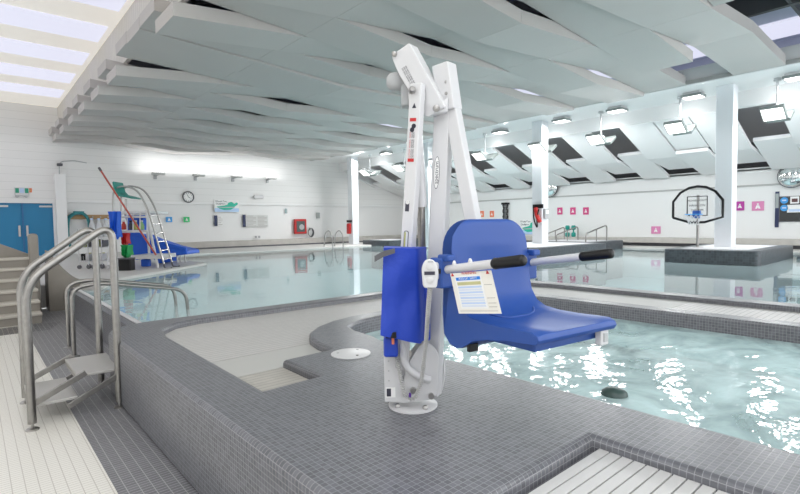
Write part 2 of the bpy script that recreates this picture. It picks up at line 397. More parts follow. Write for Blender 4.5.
struct(MB().bb(1.37, 1.43, 5.46, 10.6, .415, .435).build('trim_6', PWHITE, bevel=.01), 'white coping on the low pool curb', 'trim')
# walls
struct(MB().bb(-8, 21.4, 24, 24.2, .3, 2.58).build('wall_back', WALL), 'white painted lower wall behind the pool with clock and signs', 'wall')
struct(MB().bb(-8, 21.4, 23.94, 24.2, 2.58, 6.4).build('wall_back_upper', WALLB), 'white boarded upper wall washed by uplights', 'wall')
struct(MB().bb(2.95, 21.2, 23.90, 23.96, 2.55, 2.63).build('trim_7', WHITE), 'white ledge trim across the far wall', 'trim')
struct(MB().bb(5.6, 21.2, 23.35, 24, .42, .78).build('ledge_back', LEDGE, bevel=.02), 'weathered concrete ledge along the foot of the far wall', 'ledge')
struct(MB().bb(5.6, 20.6, 23.33, 23.37, .45, .52).build('shade_strip_back', DGREY), 'dark strip painted as shade under the far wall ledge', 'trim')  # dark colour stands in for the shadow line at the ledge foot
struct(MB().bb(21.2, 21.4, -4, 24.1, .3, 3.25).build('wall_right', WALL), 'white side wall with coloured signs', 'wall')
struct(MB().bb(21.15, 21.2, -4, 23.9, 2.63, 2.69).build('trim_8', TRIMG), 'thin grey rail along the side wall', 'trim')
struct(MB().bb(20.5, 21.2, -4, 23.3, .58, .78).build('ledge_right', LEDGE, bevel=.02), 'weathered concrete ledge along the foot of the side wall', 'ledge')
struct(MB().bb(20.7, 21.2, -4, 23.3, .45, .58).build('shade_strip_right', DGREY), 'dark strip painted as shade under the side wall ledge', 'trim')  # shadow gap below the ledge, put in as dark grey colour
struct(MB().bb(21.2, 21.9, -4, 24.1, 3.2, 3.3).build('wall_right_shelf', WALL), 'pale shelf above the side wall', 'wall')
struct(MB().bb(21.85, 22.0, -4, 24.1, 3.3, 4.4).build('wall_right_upper', ROOFDARK), 'wall strip above the side wall shelf, darkened as shade behind panel gaps', 'wall')  # pale wall coloured dark so the gaps between panels look shaded
# door surround
struct(MB().bb(2.62, 2.98, 23.6, 23.94, .44, 3.65).build('trim_9', WHITE, bevel=.01), 'white boxed pillar right of the blue double doors', 'trim')
struct(MB().bb(-2, 2.64, 23.80, 23.95, 2.50, 3.35).build('wall_back_header', WALLB), 'white boarded header above the blue doors', 'wall')
for k, (x0, x1, hx) in enumerate(((.62, 1.57, 1.46), (1.59, 2.54, 1.70))):
    d = struct(MB().bb(x0, x1, 23.90, 23.96, .45, 2.5).build('door_%d' % (k + 1), DOORB), ['left', 'right'][k] + ' leaf of the teal blue double doors', 'door')
    o = MB().box((hx - (x0 + x1) / 2, -.05, .98), (.07, .03, .42)).build('push_plate', STEEL, d, bevel=.004)
    MB().box(((.35 if k else -.05) - .1, -.06, 1.93), (.42, .05, .07)).build('door_closer', PWHITE, d, bevel=.01)
struct(MB().bb(1.555, 1.605, 23.87, 23.96, .45, 2.5).build('trim_10', mat('door post blue', (.03, .16, .36), .5)), 'blue centre post between the double doors', 'trim')
struct(MB().bb(2.54, 2.62, 23.84, 23.96, .45, 2.52).build('trim_11', WHITE), 'white jamb of the blue doors', 'trim')
# beam, fascia, columns
struct(MB().bb(14.4, 16.25, -4, 23.95, 5.0, 5.45).build('beam', WHITE, bevel=.02), 'long white soffit beam carried by the columns', 'beam')
struct(MB().bb(16.25, 16.45, -4, 23.95, 4.57, 5.45).build('beam_fascia', WHITE), 'white fascia on the far side of the soffit beam', 'beam')
struct(MB().bb(14.36, 14.4, -4, 23.95, 5.02, 5.12).build('trim_12', TRIMG), 'grey edge angle along the soffit beam', 'trim')
COLW = mat('column white', (.78, .80, .83), .4)
for y, zb in ((4.3, .70), (10.0, .70), (15.65, DZ), (21.3, DZ)):
    o = MB().bb(15.1, 15.5, y - .2, y + .2, zb, 5.0).build('column', COLW, bevel=.012)
    struct(o, {4.3: 'square white column on the island with the basketball hoop', 10.0: 'square white column with a red rescue tube hung on it', 15.65: 'square white column hidden behind the lift mast', 21.3: 'farthest square white column by the end wall'}[y], 'column')
# roof
struct(MB().bb(2.9, 16.3, -2.5, 24, 6.15, 6.3).build('ceiling', ROOFD), 'grey blue roof deck above the hung acoustic panels', 'ceiling')
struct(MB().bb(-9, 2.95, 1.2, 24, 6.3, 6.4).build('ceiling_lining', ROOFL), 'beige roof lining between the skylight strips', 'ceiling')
struct(MB().bb(2.85, 2.95, -2, 23.95, 5.3, 6.3).build('bulkhead', tile_mat('ribbed beige bulkhead', (.62, .60, .56), (.50, .48, .45), (.5, .16, .5), .02, rough=.6, var=.02, axes=(0, 1, 0))), 'ribbed beige bulkhead above the panel ends', 'wall')
for k in range(5):
    y = 13.62 - 2.37 * 3 + 2.37 * (k + 1)
    struct(MB().bb(-9, 2.7, y, y + 1.2, 6.26, 6.32).build('window_%d' % (k + 1), SKY), 'bright skylight strip in the left roof', 'window')
for k in (5, 6, 7):
    y = 13.62 - 2.37 * 3 + 2.37 * (k + 1)
    if y < 23: struct(MB().bb(-9, 2.7, y, min(23.9, y + 1.2), 6.26, 6.32).build('window_%d' % (k + 1), SKY), 'bright skylight strip in the left roof', 'window')
for y in (-1.5, .7, 2.4, 4.0, 6.4, 8.8, 11.4, 14.0):
    struct(MB().bb(11.8, 14.3, y, y + .06, 5.72, 6.14).build('roof_purlin', ROOFDARK), 'dark roof purlin above the panels', 'beam')
for x in (5.2, 9.9, 12.4):
    struct(MB().bb(x, x + .12, -2, 23.9, 5.7, 6.14).build('roof_girder', ROOFDARK), 'dark roof girder above the panels', 'beam')
struct(MB().bb(16.3, 16.4, -4, 24, 5.4, 6.4).build('bulkhead', ROOFD), 'grey bulkhead between main roof and aisle roof', 'wall')
struct(MB().bb(-8, 1.2, -4.4, -4.2, 0, 5.5).build('wall_front', WALL), 'white wall behind the walkway entrance', 'wall')
struct(MB().bb(-8.2, -8, -4.4, 24, 0, 6.4).build('wall_left', WALL), 'white wall on the stair side of the hall', 'wall')
rr = MB().hexa([V(16.4, -4, 5.75), V(16.4, 24, 5.75), V(22, 24, 4.25), V(22, -4, 4.25)], [V(16.4, -4, 5.9), V(16.4, 24, 5.9), V(22, 24, 4.4), V(22, -4, 4.4)])
struct(rr.build('ceiling_sloped', mat('sloped roof steel', (.46, .46, .47), .6)), 'sloping grey steel roof over the side aisle', 'ceiling')
for k, (x, y) in enumerate(((17.0, 3.35), (17.9, 1.2), (17.4, 16.4), (17.4, 19.6), (17.3, 7.7))):
    z = 5.75 - (x - 16.4) * 1.5 / 5.6
    M = Matrix.Rotation(math.atan2(1.5, 5.6), 4, 'Y')
    struct(MB().box((x, y + .4, z - .02), (1.3, .55, .04), M).build('window_%d' % (k + 9), SKY), 'small skylight in the sloping aisle roof', 'window')
struct(MB().bb(14.6, 15.9, -2.4, 23.5, 6.10, 6.14).build('window_16', SKY), 'added glowing strip lighting the roof void above the soffit beam', 'window')  # added light source, brightens the void over the panels and the beam top
# --- ceiling panels
XS = [2.5, 4.77, 7.04, 9.32, 11.62, 14.25]
A = [4.74, 4.95, 5.12, 4.96, 4.80, 4.92]
B = [5.12, 4.96, 4.78, 4.93, 5.10, 5.00]
ORD = ['first', 'second', 'third', 'fourth', 'fifth', 'sixth', 'seventh', 'eighth', 'ninth', 'tenth', 'eleventh', 'twelfth', 'thirteenth', 'fourteenth', 'fifteenth', 'sixteenth', 'seventeenth',
       'eighteenth', 'nineteenth', 'twentieth', 'twenty-first', 'twenty-second', 'twenty-third', 'twenty-fourth', 'twenty-fifth', 'twenty-sixth', 'twenty-seventh']
SEG = ['at the skylight end', 'second in from the skylight end', 'in the middle', 'second from the soffit beam', 'against the soffit beam']
rows = list(range(15, -11, -1))
for n, r in enumerate(rows):
    y0 = 8.09 + (.975 if r >= 0 else 1.05) * r
    wd = .963 if r >= 0 else 1.04
    if r in (1, 2, 3): z = [[5.14, 5.02, 4.88, 4.95, 5.02, 4.98], [5.12, 4.99, 4.82, 4.90, 5.06, 5.0], [5.15, 5.05, 4.94, 4.86, 4.90, 4.95]][r - 1]
    elif r == 0: z = A
    elif r > 3: z = A if r % 2 == 0 else B
    else: z = B if r % 2 else A
    for s in range(5):
        if s == 4 and r in (-4, -6): continue
        if s == 3 and r in (-6,): continue
        za, zb = z[s], z[s + 1]
        x0, x1 = XS[s] + .003, XS[s + 1] - .003
        ya, yb = y0 + .012, y0 + wd
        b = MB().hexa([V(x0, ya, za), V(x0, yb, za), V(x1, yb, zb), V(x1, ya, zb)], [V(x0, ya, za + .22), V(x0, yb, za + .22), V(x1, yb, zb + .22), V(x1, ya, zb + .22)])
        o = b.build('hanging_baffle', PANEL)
        tag(o, 'white ceiling panel %s, %s row from the clock wall' % (SEG[s], ORD[n]), 'ceiling panel', 'acoustic panels hung over the main pool')
        if s == 0:
            lo = o.location
# side aisle panels
rows = list(range(9, -2, -1)); n = 0
for r in rows:
    y0 = 3.5 + 2.14 * r
    if y0 > 22.8: continue
    for kind in (1, 0):
        ya = y0 + (1.07 if kind else .03); yb = ya + (1.06 if kind else .98)
        if yb > 23.9: yb = 23.9
        segs = [((16.5, 4.60), (18.75, 3.70)), ((18.77, 3.70), (20.75, 3.44))] if kind else [((18.6, 3.90), (20.9, 3.16))]
        if not kind and r == 1: segs = [((16.5, 4.60), (18.4, 3.85)), ((18.3, 3.72), (20.9, 3.16))]
        for i, ((xa, za), (xb, zb)) in enumerate(segs):
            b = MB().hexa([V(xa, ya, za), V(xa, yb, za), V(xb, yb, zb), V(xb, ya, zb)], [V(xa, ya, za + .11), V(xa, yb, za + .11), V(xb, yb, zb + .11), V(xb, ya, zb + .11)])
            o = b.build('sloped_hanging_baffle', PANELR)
            tag(o, 'white %s panel of sloping aisle ceiling, %s row from the clock wall' % (('upper' if i == 0 else 'lower') if len(segs) == 2 else 'raised short', ORD[n]), 'ceiling panel', 'panels sloping down to the side wall')
        n += 1
# ------------------------------------------------------------------ islands
def island(x0, x1, y0, y1, zt, label):
    o = plate('pool_island', [fil2([(x0, y0), (x1, y0), (x1, y1), (x0, y1)], .12, 4)], -.75, zt, ISL_TILE, .03)
    MB().bb(x0 + .35, x1 - .35, y0 + .3, y1 - .3, zt - .02, zt + .004).build('paved_top', mat('pale paving', (.62, .62, .64), .5), o)
    return struct(o, label, 'island')
island(13.7, 17.1, 3.15, 5.25, .74, 'dark tiled island in the pool carrying the basketball hoop')
island(12.4, 16.7, 8.25, 11.2, .72, 'dark tiled island in the pool behind the lift seat')
island(17.0, 19.4, 8.9, 11.6, .72, 'dark tiled island with grab rails by the side wall')
island(15.3, 17.3, 18.4, 20.6, .68, 'small dark tiled island near the far corner')
struct(MB().bb(16.6, 19.6, 1.6, 3.0, .2, .47).build('pool_step', ISL_TILE), 'low dark platform behind the hoop island', 'step')
# ------------------------------------------------------------------ pool lift (local frame: x right, y away, z up)
LB = V(1.715, 1.888, .55)
cY, sY = math.cos(YAW), math.sin(YAW)
def ray(px, py):
    d = V((px - 400) / FPX, (247 - py) / FPX, 1); return cr * d.x + cu * d.y + cf * d.z
def LPb(base, px, py, ly):
    """point of the sight line that lies ly behind the base, in the local frame of that base"""
    r = ray(px, py); o = V(0, 0, ZC) - base
    loc = lambda q: V(q.x * cY + q.y * sY, -q.x * sY + q.y * cY, q.z)
    r = loc(r); o = loc(o); t = (ly - o.y) / r.y; return o + r * t
def LP(px, py, ly=0.): return LPb(LB, px, py, ly)
lift = thing('pool_lift', LB, 'white steel pool lift with a blue moulded seat on the slate deck', 'pool lift', rz=YAW)
# base
b = MB(); b.lathe([(.128, 0), (.128, .008), (.12, .013), (.02, .014)]); bp_ = b.build('base_plate', PWHITE, lift, smooth=40)
for q in ((.06, -.09), (-.08, -.06)):
    MB().lathe([(.014, .012), (.014, .024), (.009, .03), (.003, .031)], (q[0], q[1], 0), 12).build('bolt', STEEL, bp_, smooth=40)
b = MB(); b.bb(-.145, -.135, -.085, .085, .05, .36); b.bb(-.145, -.055, -.09, -.08, .05, .36); b.bb(-.145, -.06, .08, .09, .05, .36)
hb = b.build('base_housing', PWHITE, lift, bevel=.004)
for z in (.16, .21, .26, .31): MB().cyl((-.122, -.0915, z), (-.122, -.089, z), .004, 8).build('rivet', PGREY, hb)
MB().bb(-.138, -.09, -.0925, -.0895, .075, .125).build('rating_label', PAPER, hb)
MB().bb(-.134, -.112, -.0935, -.0920, .08, .12).build('label_print', INK, hb)
plq = fil2([(-.07, .0), (.12, .02), (.135, .26), (.06, .33), (-.03, .2)], [.02, .05, .06, .05, .06], 6)
for yy in (-.075, .055):
    b = MB(); b.prism(plq, 0, .012, basis((1, 0, 0), (0, 0, 1), (0, -1, 0))); b.v = [q + V(0, yy, .04) for q in b.v]
    p = b.build('side_plate', PWHITE, lift, smooth=40, bevel=.003)
    for q in ((.0, .08), (.09, .05), (-.02, .27)):
        if yy < 0: MB().cyl((q[0], yy - .03, q[1] + .03), (q[0], yy - .01, q[1] + .03), .015, 14).build('bolt', STEEL, p, smooth=40)
# mast
p0 = LP(432, 398, 0); p1 = LP(444, 112, .0)
mast = MB().beam(p0 + V(0, 0, .02), p1, .088, .07, side=(cosd := math.cos(.45), -math.sin(.45), 0)).build('mast', PWHITE, lift, bevel=.008)
ax = (p1 - p0).normalized()
# oval emblem on the mast
fx = V(math.cos(.45), -math.sin(.45), 0); fx = (fx - ax * fx.dot(ax)).normalized(); fn = ax.cross(fx); fn = -fn if fn.y > 0 else fn
mc = p0.lerp(p1, .79) + fn * .0355 - fx * .012
ell = [(.016 * math.cos(2 * PI * k / 28), .082 * math.sin(2 * PI * k / 28)) for k in range(28)]
ME = Matrix.Translation(mc) @ basis(fx, ax, fn)
MB().prism(ell, 0, .0012, ME).build('emblem', INK, mast)
MB().prism([(x * .86, y * .96) for x, y in ell], .001, .002, ME).build('emblem_field', PAPER, mast)
text('spectrum', .030, INK, mast, Matrix.Translation(mc + fn * .0022) @ basis(fx, ax, fn) @ Matrix.Rotation(PI / 2, 4, 'Z'), 'emblem_lettering', .0003)
# front strut
q0 = LP(402, 352, -.06); q1 = LP(418, 84, -.10)
strut = MB().beam(q0, q1, .064, .05, side=(math.cos(.5), -math.sin(.5), 0)).build('front_strut', PWHITE, lift, bevel=.006)
sa = (q1 - q0).normalized(); sx = V(math.cos(.5), -math.sin(.5), 0); sx = (sx - sa * sx.dot(sa)).normalized(); sn = sa.cross(sx); sn = -sn if sn.y > 0 else sn
def on_strut(f, dx=0, dn=.0256): return q0.lerp(q1, f) + sx * dx + sn * dn
def strut_mark(name, f, w, h, m_, dx=0, lift_=0): return MB().prism([(-w / 2, -h / 2), (w / 2, -h / 2), (w / 2, h / 2), (-w / 2, h / 2)], 0, .0012, Matrix.Translation(on_strut(f, dx, .0252 + lift_)) @ basis(sx, sa, sn)).build(name, m_, strut)
strut_mark('red_label', .868, .034, .016, RED, -.002); strut_mark('red_label', .722, .034, .016, RED, -.002)
tri = MB().prism([(-.011, -.011), (.011, -.011), (0, .013)], 0, .0012, Matrix.Translation(on_strut(.918)) @ basis(sx, sa, sn)).build('warning_triangle', INK, strut)
for f in (.845, .832):
    MB().lathe([(.012, 0), (.012, .001), (.008, .001), (.008, 0)], (0, 0, 0), 16, Matrix.Translation(on_strut(f, .004 * (1 if f > .84 else -1))) @ basis(sx, sa, sn)).build('chain_symbol', INK, strut)
for dx in (-.010, .001, .010):
    text('CAUTION  MOVING  PARTS', .0105, RED if dx < 0 else INK, strut, Matrix.Translation(on_strut(.775, dx - .002)) @ basis(sx, sa, sn) @ Matrix.Rotation(PI / 2, 4, 'Z'), 'caution_print', .0003)
strut_mark('black_label', .553, .022, .050, INK, -.006)
MB().lathe([(.010, 0), (.010, .001), (.007, .001), (.007, 0)], (0, 0, 0), 16, Matrix.Translation(on_strut(.568, -.005, .027)) @ basis(sx, sa, sn)).build('label_symbol', PAPER, strut)
stad = fil2([(-.013, -.062), (.013, -.062), (.013, .062), (-.013, .062)], .0125, 6)
MV = Matrix.Translation(on_strut(.417, -.002, .0252)) @ basis(sx, sa, sn)
MB().prism(stad, 0, .002, MV).build('level_window', DGREY, strut)
MB().prism([(x * .78, y * .94) for x, y in stad], .0015, .003, MV).build('level_glass', CLEAR, strut)
MB().prism([(x * .3 - .005, y * .9) for x, y in stad], .0028, .0036, MV).build('level_scale', YEL, strut)
# inner actuator rod and its motor behind the strut
a0 = LP(423, 300, .02); a1 = LP(421, 205, .0); a2 = LP(414, 92, -.04)
MB().tube([a0, a1], .020, 14).build('actuator_rod', STEELW, lift, smooth=40)
MB().tube([a1 - V(0, 0, .01), a2], .030, 16).build('actuator_sleeve', PWHITE, lift, smooth=40)
mo = MB(); c = LP(397, 82, .03)
mo.lathe([(.0, -.055), (.028, -.052), (.043, -.035), (.05, .0), (.043, .035), (.028, .052), (0, .055)], c, 20, basis((0, 0, 1), (0, 1, 0), (-1, 0, 0)))
mo.box(c + V(.055, 0, -.05), (.07, .075, .16))
mo_ = mo.build('actuator_motor', PGREY, lift, smooth=50, bevel=.008)
# arm head: inclined box beam with a broad lit face and a narrow side face
h0 = LP(409, 56, -.03); h1 = LP(437, 110, -.03); ha = (h1 - h0).normalized()
hx = V(math.cos(.35), -math.sin(.35), 0); hx = (hx - ha * hx.dot(ha)).normalized(); hn = ha.cross(hx)
prof = fil2([(-.075, .05), (-.065, -.035), (.045, -.035), (.055, .32), (-.055, .32)], [.03, .02, .01, .01, .03], 5)
prof = [(x, y) for x, y in prof]
b = MB(); MH = Matrix.Translation(h0) @ basis(hx, ha, hn)
b.prism(prof, -.06, .06, MH)
arm = b.build('lift_arm', PWHITE, lift, smooth=30, bevel=.004)
fnA = -hn if hn.y > 0 else hn
sg = 1 if fnA.dot(hn) > 0 else -1
for (x, y, r) in ((-.045, -.0, .013), (.015, .335, .017)):
    MB().lathe([(r, 0), (r, .012), (r * .6, .016), (.002, .017)], MH @ V(x, y - .03, .06 * sg), 14, basis(hx, ha, fnA)).build('pivot_bolt', STEEL, arm, smooth=40)
for k in range(3):
    text('DO NOT STAND UNDER ARM', .010, INK, arm, Matrix.Translation(MH @ V(-.044 + .010 * k, .115, .0606 * sg)) @ basis(hx, -ha if sg < 0 else ha, fnA) @ Matrix.Rotation(PI / 2, 4, 'Z'), 'arm_print', .0003)
bo = LP(412.5, 90, -.13)
MB().tube([bo + V(0, .05, 0), bo + V(0, -.012, 0), bo + V(0, -.02, 0)], [.016, .016, .01], 14).build('pivot_bolt', STEEL, arm, smooth=40)
# hanger clamp and tube
c0 = LP(444, 65, -.02); c1 = LP(450.5, 111, -.02)
clamp = MB().beam(c0, c1, .092, .092, side=(math.cos(.6), -math.sin(.6), 0)).build('hanger_clamp', PWHITE, lift, bevel=.006)
MB().hexa([V(*q) for q in (h1 + V(-.03, .02, -.0), h1 + V(.05, .02, .05), h1 + V(.05, .02, -.02), h1 + V(-.02, .02, -.03))], [V(*q) for q in (h1 + V(-.03, -.05, -.0), h1 + V(.05, -.05, .05), h1 + V(.05, -.05, -.02), h1 + V(-.02, -.05, -.03))]).build('gusset', PWHITE, clamp, bevel=.004)
for py in (82, 93.5):
    q = LP(446, py, -.065); MB().tube([q + V(0, .02, 0), q + V(0, -.004, 0), q + V(0, -.007, 0)], [.008, .008, .005], 12).build('bolt', STEEL, clamp, smooth=40)
t0 = LP(452.5, 108, -.02); t1 = V(.36, -.17, .60)
MB().beam(t0, t1, .066, .066, side=(math.cos(.6), -math.sin(.6), 0)).build('hanger_tube', PWHITE, lift, bevel=.006)
# seat: side profile swept across the width
TH = math.radians(34)
wv = V(math.cos(TH), math.sin(TH), 0); fv = V(math.sin(TH), -math.cos(TH), 0)
SL = V(.172, -.432, 0); W = .475
loop = [(-.045, .965), (-.026, .962), (-.020, .955), (-.018, .945), (-.016, .93), (-.014, .912), (-.012, .89), (-.009, .865), (-.007, .835), (-.004, .79), (.006, .70), (.022, .63), (.05, .585), (.10, .562), (.18, .553), (.28, .552), (.38, .556), (.43, .556), (.455, .545), (.462, .525), (.452, .508), (.40, .502), (.30, .495), (.20, .48),
        (.12, .46), (.05, .418), (.01, .410), (-.03, .42), (-.07, .46), (-.078, .55), (-.07, .70), (-.075, .80), (-.075, .835), (-.074, .865), (-.073, .89), (-.072, .912), (-.071, .93), (-.069, .945), (-.066, .955), (-.06, .962)]
st = [W * q / .5 for q in (0, .012, .04, .085, .14, .20, .25, .30, .36, .415, .46, .488, .5)]
vs = []; fs = []; n = len(loop)
for i, t_ in enumerate(st):
    c = abs(t_ - W / 2) / (W / 2)
    for k, (u, v) in enumerate(loop):
        tt = t_; r = .13; top = .965
        if v > top - r:
            d = v - (top - r); ins = r - math.sqrt(max(0, r * r - d * d)); tt = ins + (W - 2 * ins) * t_ / W
        uu, vv = u, v
        if 9 <= k <= 17:   # dished seat and raised side bolsters
            dish = .016 * math.exp(-(c / .62) ** 4)
            if k <= 12: uu = u - dish * .8
            else: vv = v - dish
        if c > .9 and 1 <= k <= 18: uu -= .004 if k < 12 else 0; vv -= .004 if k >= 12 else 0
        vs.append(SL + wv * tt + fv * uu + V(0, 0, vv))
for i in range(len(st) - 1): fs += [(i * n + k, i * n + (k + 1) % n, (i + 1) * n + (k + 1) % n, (i + 1) * n + k) for k in range(n)]
fs += [tuple(range(n)), tuple(range((len(st) - 1) * n, len(st) * n))]
seat = MB().add(vs, fs).build('seat', BLUE, lift, smooth=60, bevel=.005)
def SP(w_, u, v): return SL + wv * w_ + fv * u + V(0, 0, v)
SM = basis(wv, fv, V(0, 0, 1))
# soft recess line pressed into the seat
MB().tube(fillet([SP(.10, .06, .566), SP(.16, .15, .541), SP(.34, .15, .541), SP(.42, .07, .562)], .05, 5), [.006] * 14, 8).build('pressed_ridge', BLUE, seat, smooth=60)
# underside ribs and footrest socket
b = MB(); b.box(SP(.24, .24, .485), (.40, .34, .035), SM)
b.build('seat_support', BLUE, seat, bevel=.006)
b = MB(); b.box(SP(.42, .43, .478), (.05, .03, .065), SM); so = b.build('footrest_socket', PWHITE, seat, bevel=.005)
MB().box(SP(.42, .447, .478), (.022, .006, .035), SM).build('socket_opening', PGREY, so)
MB().box(SP(.03, .085, .425), (.05, .02, .035), SM).build('socket_opening', BLACK, seat, bevel=.003)
# brackets and armrests
for (w0, nm) in ((-.028, 'left'), (W + .03, 'right')):
    b = MB(); b.box(SP(w0, -.045, .735), (.07, .08, .13), SM); b.box(SP(w0 + (.0 if nm == 'left' else 0), -.01, .80), (.05, .07, .03), SM)
    br = b.build('arm_bracket', BLUE, seat, bevel=.008)
    e0 = SP(w0, -.03, .748); e1 = e0 + fv * .455 + V(0, 0, .066)
    e1b = e0 + fv * .31 + V(0, 0, .045)
    am = MB().tube([e0, e1b], .018, 14).build('armrest', PWHITE, seat, smooth=40)
    ea = (e1 - e0).normalized()
    MB().tube([e1b - ea * .01, e1b, e1b + ea * .01, e1 - ea * .012, e1 - ea * .004, e1], [.018, .023, .0215, .0215, .018, .010], 16).build('grip', BLACK, am, smooth=50)
    if nm == 'left':
        LA = (e0, e1, ea)
        for s_ in (.07, .17):
            q = e0 + ea * s_ + V(0, 0, .016); MB().lathe([(.009, 0), (.009, .006), (.005, .016), (.002, .018)], q, 12).build('card_pin', PWHITE, am, smooth=50)
b = MB(); q = SP(-.07, -.05, .745); b.box(q, (.05, .06, .075), SM); br = b.build('pivot_housing', PWHITE, seat, bevel=.012, seg=3)
MB().box(SP(-.065, -.015, .745), (.018, .012, .02), SM).build('pivot_slot', BLACK, br)
# seat mount behind the backrest
for z in (.80, .64): MB().beam(V(.36, -.17, z), SP(.24, -.07, z), .10, .05).build('seat_mount', PWHITE, lift, bevel=.006)
# instruction card hung from the near armrest
e0, e1, ea = LA
k0 = e0 + ea * .062 - V(0, 0, .012); k1 = k0 + (ea + V(.22, -.04, 0)).normalized() * .215
cd = (V(0, 0, -1) + ea * .40).normalized(); cx_ = (k1 - k0).normalized(); cd = (cd - cx_ * cd.dot(cx_) * .25).normalized(); cn = cx_.cross(cd)
if cn.y > 0: cn = -cn
RW = lambda q: LB + V(q.x * cY - q.y * sY, q.x * sY + q.y * cY, q.z)
card = thing('instruction_card', RW(k0), 'white instruction card with blue header hung from the near armrest of the pool lift', 'sign', rz=YAW)
off = k0 + cn * (-.021) * -1
ex = (k1 - k0).length
def cardp(name, x0, x1, y0, y1, h, m_, par):
    P_ = lambda x, y, z: (cx_ * x + cd * y + cn * z) + cn * .021
    return MB().hexa([P_(x0, y0, h), P_(x1, y0, h), P_(x1, y1, h), P_(x0, y1, h)], [P_(x0, y0, h + .0009), P_(x1, y0, h + .0009), P_(x1, y1, h + .0009), P_(x0, y1, h + .0009)]).build(name, m_, par)
sheet = cardp('sheet', 0, ex, .008, .178, 0, mat('cream card', (.80, .78, .72), .45), card)
CM = lambda x, y, h=.0025: Matrix.Translation(cx_ * x + cd * y + cn * (.021 + h)) @ basis(cx_, -cd, cn)
text('WARNING', .016, RED, sheet, CM(ex * .47, .012), 'warning_heading', .0003)
for x in (.012, ex - .02):
    MB().prism([(-.008, -.007), (.008, -.007), (0, .009)], 0, .0008, CM(x, .014, .0012)).build('warning_triangle', RED, sheet)
for y in (.062, .115, .135, .150): cardp('print_line', .165, ex - .012, y, y + .0025, .0011, mat('grey print', (.42, .40, .38), .5), sheet)
cardp('print_line', .012, ex - .012, .166, .168, .0011, MATS['grey print'], sheet)
leaf = cardp('inner_leaf', .022, .160, .022, .158, .0016, PAPER, card)
cardp('blue_header', .028, .154, .028, .041, .0027, mat('header blue', (.01, .20, .72), .5), leaf)
text('POOL LIFT  SAFETY', .011, PAPER, leaf, CM(.091, .0345, .0042), 'header_lettering', .0003)
cardp('olive_row', .030, .152, .048, .061, .0027, OLIVE, leaf)
for k in range(8): cardp('print_row', .030, .152, .066 + .011 * k, .0735 + .011 * k, .0027, LBLUE if k % 2 == 0 else mat('pale print', (.66, .72, .82), .5), leaf)
# blue vinyl cover over the battery
C0 = V(0, 0, 0)
g = []; NX, NZ = 12, 16
w_t, d_t = .195, .13
vs = []; fs = []
tl, trr, bl, br_ = LP(383.5, 247.5, -.24), LP(417.5, 248.5, -.21), LP(380.5, 335, -.24), LP(420.5, 344, -.22)
def covp(i, j):
    fx_, fz = i / NX, j / NZ
    q = tl.lerp(trr, fx_).lerp(bl.lerp(br_, fx_), fz)
    f = .006 * math.sin(fx_ * 9 + fz * 4) * fz + .005 * math.sin(fz * 11 + fx_ * 3)
    q = q + V(0, f - .010 * math.sin(PI * fx_), 0)
    return q
ring_ = []
front = [[covp(i, j) for i in range(NX + 1)] for j in range(NZ + 1)]
def sidep(i, j):
    fz = j / NZ; base_ = covp(NX, j); t_ = i / 4
    return base_ + V(.055 * t_ + .006 * math.sin(fz * 9 + t_ * 4) * t_, .15 * t_, .02 * t_ * fz - .10 * max(0, fz - .8) * (1 - t_) * 0)
def backp(i, j):
    fz = j / NZ; return covp(NX - i, j) + V(.055 * (1 - i / NX), .15, 0)
b = MB()
for j in range(NZ + 1):
    row = [covp(i, j) for i in range(NX + 1)] + [sidep(i, j) for i in range(1, 5)] + [backp(i, j) for i in range(1, NX + 1)] + [covp(0, j) + V(.0, .15 * (1 - k / 4), 0) for k in range(1, 4)]
    b.v += [q - C0 for q in row]
M_ = len(row)
for j in range(NZ): b.f += [(j * M_ + k, j * M_ + (k + 1) % M_, (j + 1) * M_ + (k + 1) % M_, (j + 1) * M_ + k) for k in range(M_)]
b.f += [tuple(range(M_))]
cov = b.build('battery_cover', FABRIC, lift, smooth=60)
s0 = LP(374.5, 259, -.27) - C0; s1 = LP(395, 251, -.27) - C0
MB().add([s0 + V(0, 0, -.014), s0 + V(0, 0, .014), s0.lerp(s1, .45) + V(0, -.01, .022), s0.lerp(s1, .45) + V(0, -.01, -.006), s1 + V(0, 0, .012), s1 + V(0, 0, -.01),
          s0 + V(0, .01, -.014), s0 + V(0, .01, .014), s0.lerp(s1, .45) + V(0, .0, .022), s0.lerp(s1, .45) + V(0, .0, -.006), s1 + V(0, .01, .012), s1 + V(0, .01, -.01)],
         [(0, 1, 2, 3), (3, 2, 4, 5), (6, 9, 8, 7), (9, 11, 10, 8), (0, 6, 7, 1), (5, 4, 10, 11), (1, 7, 8, 2), (2, 8, 10, 4), (3, 9, 6, 0), (5, 11, 9, 3)]).build('strap', DGREY, cov)
b = MB(); b.box(LP(391, 345, -.14) - C0, (.07, .10, .10)); b.build('lower_flap', FABRIC, cov, bevel=.012)
MB().box(LP(391, 335, -.24) - C0, (.05, .012, .03)).build('buckle', BLACK, cov, bevel=.003)
b = MB(); b.box(LP(425, 312, -.10) - C0, (.05, .07, .28)); b.build('side_flap', FABRIC, cov, bevel=.012)
# battery box inside, hanging on the housing
MB().box(LP(402, 300, -.15), (.12, .08, .32)).build('battery_box', PGREY, lift, bevel=.006)
MB().beam(LP(402, 335, -.15), LP(402, 375, -.06), .07, .02).build('battery_bracket', PWHITE, lift, bevel=.003)
